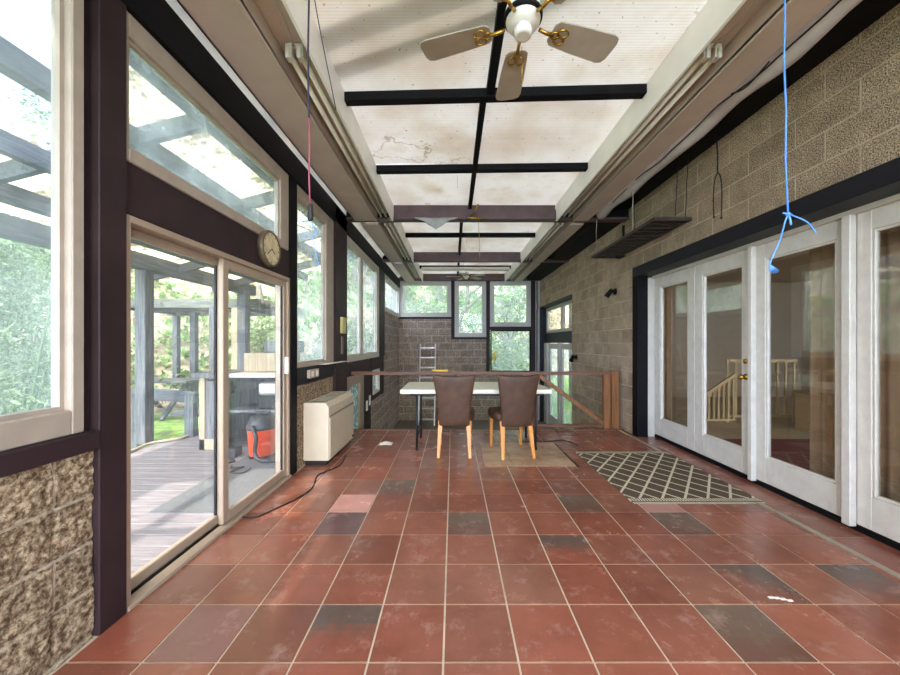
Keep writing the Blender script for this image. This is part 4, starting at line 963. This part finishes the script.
# bench rail by the deck
t = thing('garden_bench', 'dark plank bench at the edge of the deck', 'bench', (-3.95, 4.9, -.05))
MB().bar((-4.75, 5.05, .56), (-3.62, 4.9, .50), .05, .16).build('back_plank', M['greywoodx'], t, bevel=.006)
MB().bar((-4.4, 5.6, .15), (-3.9, 5.5, .15), .3, .04).build('seat', M['greywoodx'], t)
MB().bar((-3.70, 4.92, -.05), (-3.70, 4.92, .55), .12, .10, (0, 1, 0)).build('leg', M['greywood'], t)
MB().bar((-4.6, 5.05, -.3), (-4.6, 5.05, .5), .1, .08, (0, 1, 0)).build('leg', M['greywood'], t)
t = thing('picnic_table', 'grey picnic table on the lawn behind the deck post', 'table', (-6.4, 7.6, -.3))
MB().box(-7.1, -5.75, 7.5, 8.2, .40, .45).build('tabletop', M['mossbeam'], t, bevel=.005)
MB().box(-7.0, -5.65, 7.0, 7.25, .10, .14).build('bench_seat', M['mossbeam'], t, bevel=.005)
for x in (-6.95, -5.95): MB().bar((x, 7.1, -.31), (x, 7.8, .4), .08, .06).build('leg', M['greywood'], t); MB().bar((x, 8.3, -.31), (x, 7.7, .4), .08, .06).build('leg', M['greywood'], t)

# outdoor bar cabinet
t = thing('outdoor_cabinet', 'weathered outdoor bar cabinet with pale counter on the deck', 'cabinet', (-2.6, 4.6, -.05))
X0, X1, Y0, Y1 = -3.14, -1.95, 4.30, 4.85
MB().box(X0, X0+.07, Y0, Y0+.06, -.05, .84).box(X0, -2.80, Y0, Y0+.06, -.05, .08).box(-2.86, -2.80, Y0, Y0+.06, .08, .84).box(X0, X0+.05, Y1-.05, Y1, -.05, .84).box(X1-.05, X1, Y1-.05, Y1, -.05, .84).box(X1-.05, X1, Y0, Y0+.05, -.05, .84).build('frame', M['tanwood'], t, bevel=.004)
MB().box(X0+.07, -2.86, Y0+.02, Y0+.05, .08, .80).build('door_panel', M['greywood'], t)
MB().box(X0+.01, X0+.03, Y0+.06, Y1-.05, -.05, .80).box(X0, X1, Y1-.02, Y1, -.05, .84).build('side_panel', M['greywood'], t)
MB().box(X0-.05, -2.70, Y0-.06, Y1+.05, .84, .90).build('top', M['greywood'], t, bevel=.006)
MB().box(-2.70, X1+.1, Y0-.10, Y1+.05, .85, .90).build('counter', M['wintrim'], t, bevel=.006, label='pale counter slab')
MB().box(-2.80, X1, Y0+.05, Y1-.05, .40, .43).build('shelf', M['greywood'], t)
t = thing('gas_grill', 'small grey grill on the shelf of the outdoor cabinet', 'grill', (-2.25, 4.55, .43))
MB().box(-2.48, -2.02, 4.40, 4.70, .432, .60).build('body', M['dark'], t, bevel=.02, seg=2)
MB().box(-2.46, -2.04, 4.37, 4.70, .60, .78).build('lid', M['aluminium'], t, bevel=.05, seg=3)
# boards above counter
MB().box(-2.68, -2.1, 4.45, 4.8, .902, 1.14).build('wooden_crate', M['tanwood'], bevel=.01, label='bare tan crate standing on the pale outdoor counter', cat='crate')
MB().box(-2.45, -2.05, 4.5, 4.8, 1.142, 1.30).build('wooden_crate', M['greywood'], bevel=.01, label='small grey crate on top of the tan crate', cat='crate')
# shop vacuum
t = thing('shop_vacuum', 'orange wet and dry vacuum with black lid and hose on the deck', 'vacuum', (-2.18, 3.98, -.05))
c = Vector((-2.20, 4.02, -.05))
MB().lathe(c, [(.13, .04), (.135, .05), (.155, .33), (.16, .34)], 28).build('tank', M['orange'], t)
MB().lathe(c, [(.165, .34), (.168, .37), (.15, .40), (.145, .42), (.12, .48), (.05, .50)], 28).build('motor_head', M['greyplastic'], t)
MB().box(c.x-.09, c.x+.09, c.y-.02, c.y+.02, c.z+.50, c.z+.535).build('handle', M['greyplastic'], t, bevel=.01)
MB().tube(smooth([c+Vector(p) for p in ((-.02, -.15, .38), (.0, -.20, .38), (.05, -.22, .28), (.03, -.21, .12), (.10, -.24, .05), (.22, -.20, .03), (.26, -.05, .03))]), .022, 10).build('hose', M['greyplastic'], t)
for k in range(4): a = k*PI/2+.7; MB().lathe(c+Vector((.12*math.cos(a), .12*math.sin(a), .001)), [(.015, 0), (.022, .012), (.022, .03), (.01, .042)], 12).build('caster', M['dark'], t)
MB().box(-2.66, -2.49, 3.98, 4.12, -.049, .06).build('tool_case', M['greyplastic'], bevel=.01, label='small dark tool case on the deck left of the vacuum', cat='case')
MB().tube(smooth([(-2.36, 3.70, -.035), (-2.3, 3.62, -.035), (-2.2, 3.66, -.03), (-2.25, 3.52, -.035), (-2.12, 3.5, -.035), (-2.08, 3.58, -.02)]), .008, 6).build('loose_cable', M['dark'], label='black cable coiled on the deck in front of the vacuum', cat='cable')
MB().lathe((-2.46, 3.85, -.049), [(.04, 0), (.045, .02), (.02, .05)], 14).build('vacuum_nozzle', M['greyplastic'], label='round dark nozzle on the deck left of the vacuum hose', cat='nozzle')

# plants -------------------------------------------------------------
def stick(mb, p, q, r0, r1, n=5, wob=.1):
    pts = sag(p, q, 0, 6, wob); mb.tube(pts, r0, n, r1)
def bamboo(x, y, h, label, seed):
    random.seed(seed); t = thing('bamboo_clump', label, 'bamboo', (x, y, -.3), group='leafy canes left of the deck')
    st_ = MB(); lf = MB()
    for k in range(9):
        bx, by = x+random.gauss(0, .35), y+random.gauss(0, .35); tx, ty = bx+random.gauss(0, .5), by+random.gauss(0, .5)
        stick(st_, (bx, by, -.34), (tx, ty, h*random.uniform(.75, 1.05)), .022, .008, 6, .03)
    for k in range(4200):
        zz = -.2+(h+.3)*random.random()**.85; r = .55+.25*math.sin(zz*2)
        lf.leaf((x+random.gauss(0, r), y+random.gauss(0, r), zz), random.uniform(.10, .22), (0, 0, -.6), 0, .22)
    st_.build('cane', M['bamboo'], t); lf.build('foliage', M['leaf'], t)
bamboo(-6.2, 4.6, 3.3, 'leafy bamboo clump right of centre in the near window', 11)
bamboo(-7.4, 6.0, 3.6, 'bamboo clump farther back by the arbor', 12)
bamboo(-6.6, 3.2, 3.0, 'leafy bamboo clump nearest the camera', 13)
def tree(x, y, h, label, seed, leaves=1500, mat='leaf', spread=1.0, lsize=.16, trunk=.13, name='tree', grp='trees round the house'):
    random.seed(seed); z0 = H(x, y)-.3
    if x > -3.9 and y > 10.4: z0 = min(z0, H(x, y))-.2
    t = thing(name, label, 'tree', (x, y, z0), group=grp)
    tb = MB(); lf = MB(); tips = []
    def grow(p, d, L, r, lev):
        pts = [Vector(p)]; dd = Vector(d)
        for i in range(4):
            dd = (dd+Vector((random.gauss(0, .12), random.gauss(0, .12), random.gauss(.03, .08)))).normalized(); pts.append(pts[-1]+dd*L/4)
        tb.tube(pts, r, 6 if lev < 2 else 4, r*.6)
        if lev < 4:
            for k in range(3 if lev < 3 else 3):
                a = random.choice(pts[2:]); nd = (dd+Vector((random.gauss(0, .6), random.gauss(0, .6), random.gauss(.1, .35)))*spread).normalized()
                grow(a, nd, L*random.uniform(.6, .8), r*.55, lev+1)
        else: tips.append(pts[-1]); tips.append(pts[2])
    grow((x, y, z0), (random.gauss(0, .06), random.gauss(0, .06), 1), h*.38, trunk, 0)
    for k in range(leaves):
        p = random.choice(tips); lf.leaf(p+Vector((random.gauss(0, .28), random.gauss(0, .28), random.gauss(0, .25))), lsize*random.uniform(.6, 1.3), None, 0, .6)
    tb.build('trunk', M['trunk'], t)
    if leaves: lf.build('foliage', M[mat], t)
specs = [(-9.5, 10.5, 7, 1200, 'leaf'), (-13, 13, 8, 1500, 'leafd'), (-7.5, 13.5, 7, 600, 'leaf'), (-11.5, 8.0, 7, 900, 'leaf'), (-16, 9, 9, 1500, 'leafd'),
         (-4.0, 14.5, 7, 1800, 'leaf'), (-2.2, 16.5, 7, 2600, 'leaf'), (.5, 15.0, 6.5, 2600, 'leaf'), (2.2, 14.0, 6, 2400, 'leaf'), (3.6, 17.0, 8, 3000, 'leafd'), (-.6, 20, 8, 3000, 'leafd'),
         (-5.5, 19, 9, 2500, 'leafd'), (6.5, 15, 8, 1500, 'leafd'), (-10.5, 4.0, 7, 1600, 'leafd'), (-13, 1.5, 8, 1500, 'leaf'), (-9, 17, 8, 1200, 'leaf')]
where = ['on the slope behind the arbor', 'high on the hill past the arbor', 'on the slope behind the picnic table', 'left of the arbor', 'far left of the hill',
         'behind the double window', 'behind the far left window', 'behind the middle end window', 'behind the right end windows', 'far behind the right end windows', 'far behind the middle end window',
         'far behind the stairwell windows', 'right of the end wall', 'behind the near bamboo', 'far behind the near bamboo', 'on the hilltop behind the deck']
kinds = {'leaf': 'pale green leafy tree', 'leafd': 'dark green leafy tree'}
for i, (x, y, h, n, mt) in enumerate(specs): tree(x, y, h, kinds[mt]+' '+where[i], 40+i, n, mt)
# shrubs low behind the end windows
def shrub(x, y, r, label, seed, mat='leaf', n=1800):
    random.seed(seed); z0 = H(x, y)
    t = thing('shrub', label, 'shrub', (x, y, z0-.2), group='shrubs round the house'); lf = MB(); sb = MB()
    for k in range(7): stick(sb, (x, y, z0-.25), (x+random.gauss(0, r*.4), y+random.gauss(0, r*.4), z0+r*random.uniform(.6, 1.2)), .02, .006, 5, .04)
    for k in range(n):
        d = Vector((random.gauss(0, 1), random.gauss(0, 1), random.gauss(0, 1))).normalized()*r*random.random()**.4
        lf.leaf((x+d.x, y+d.y, z0+r*.75+d.z*.85), random.uniform(.08, .17), None, 0, .55)
    sb.build('stem', M['trunk'], t); lf.build('foliage', M[mat], t)
for i, (x, y, r, mt, lb) in enumerate(((1.8, 12.6, 1.1, 'leaf', 'bushy shrub behind the lower right end window'), (.4, 12.9, 1.3, 'leafd', 'dark shrub behind the middle end window'), (-1.2, 13.4, 1.5, 'leaf', 'wide shrub behind the left end window'),
      (-3.4, 11.6, 1.2, 'leafd', 'dark shrub outside the far left corner'), (-5.8, 11.2, .9, 'leaf', 'pale shrub at the foot of the hill'), (-8.8, 7.6, .9, 'leafd', 'dark shrub left of the arbor'), (-3.3, 9.6, .9, 'leaf', 'pale shrub outside the double window'))):
    shrub(x, y, r, lb, 80+i, mt)
# ivy and dry brush on the slope
random.seed(5); iv = MB(); dr = MB()
for k in range(26000):
    x = random.uniform(-20, 5); y = random.uniform(6, 24); s = -.55*x+.83*y
    if s < 10.2 or s > 22 or (x > -3.9 and y < 10.8): continue
    z = H(x, y); n_ = noise.noise((x*.45, y*.45, 7))
    (iv if n_ > -.05 else dr).leaf((x, y, z+random.uniform(0, .16)), random.uniform(.12, .30), (0, 0, .8), 0, .7 if n_ > -.05 else .12)
iv.build('ivy', M['ivy'], kind='stuff', label='ivy covering the lower hillside', cat='ivy')
dr.build('dry_brush', M['dry'], kind='stuff', label='dry brush on the hillside', cat='brush')
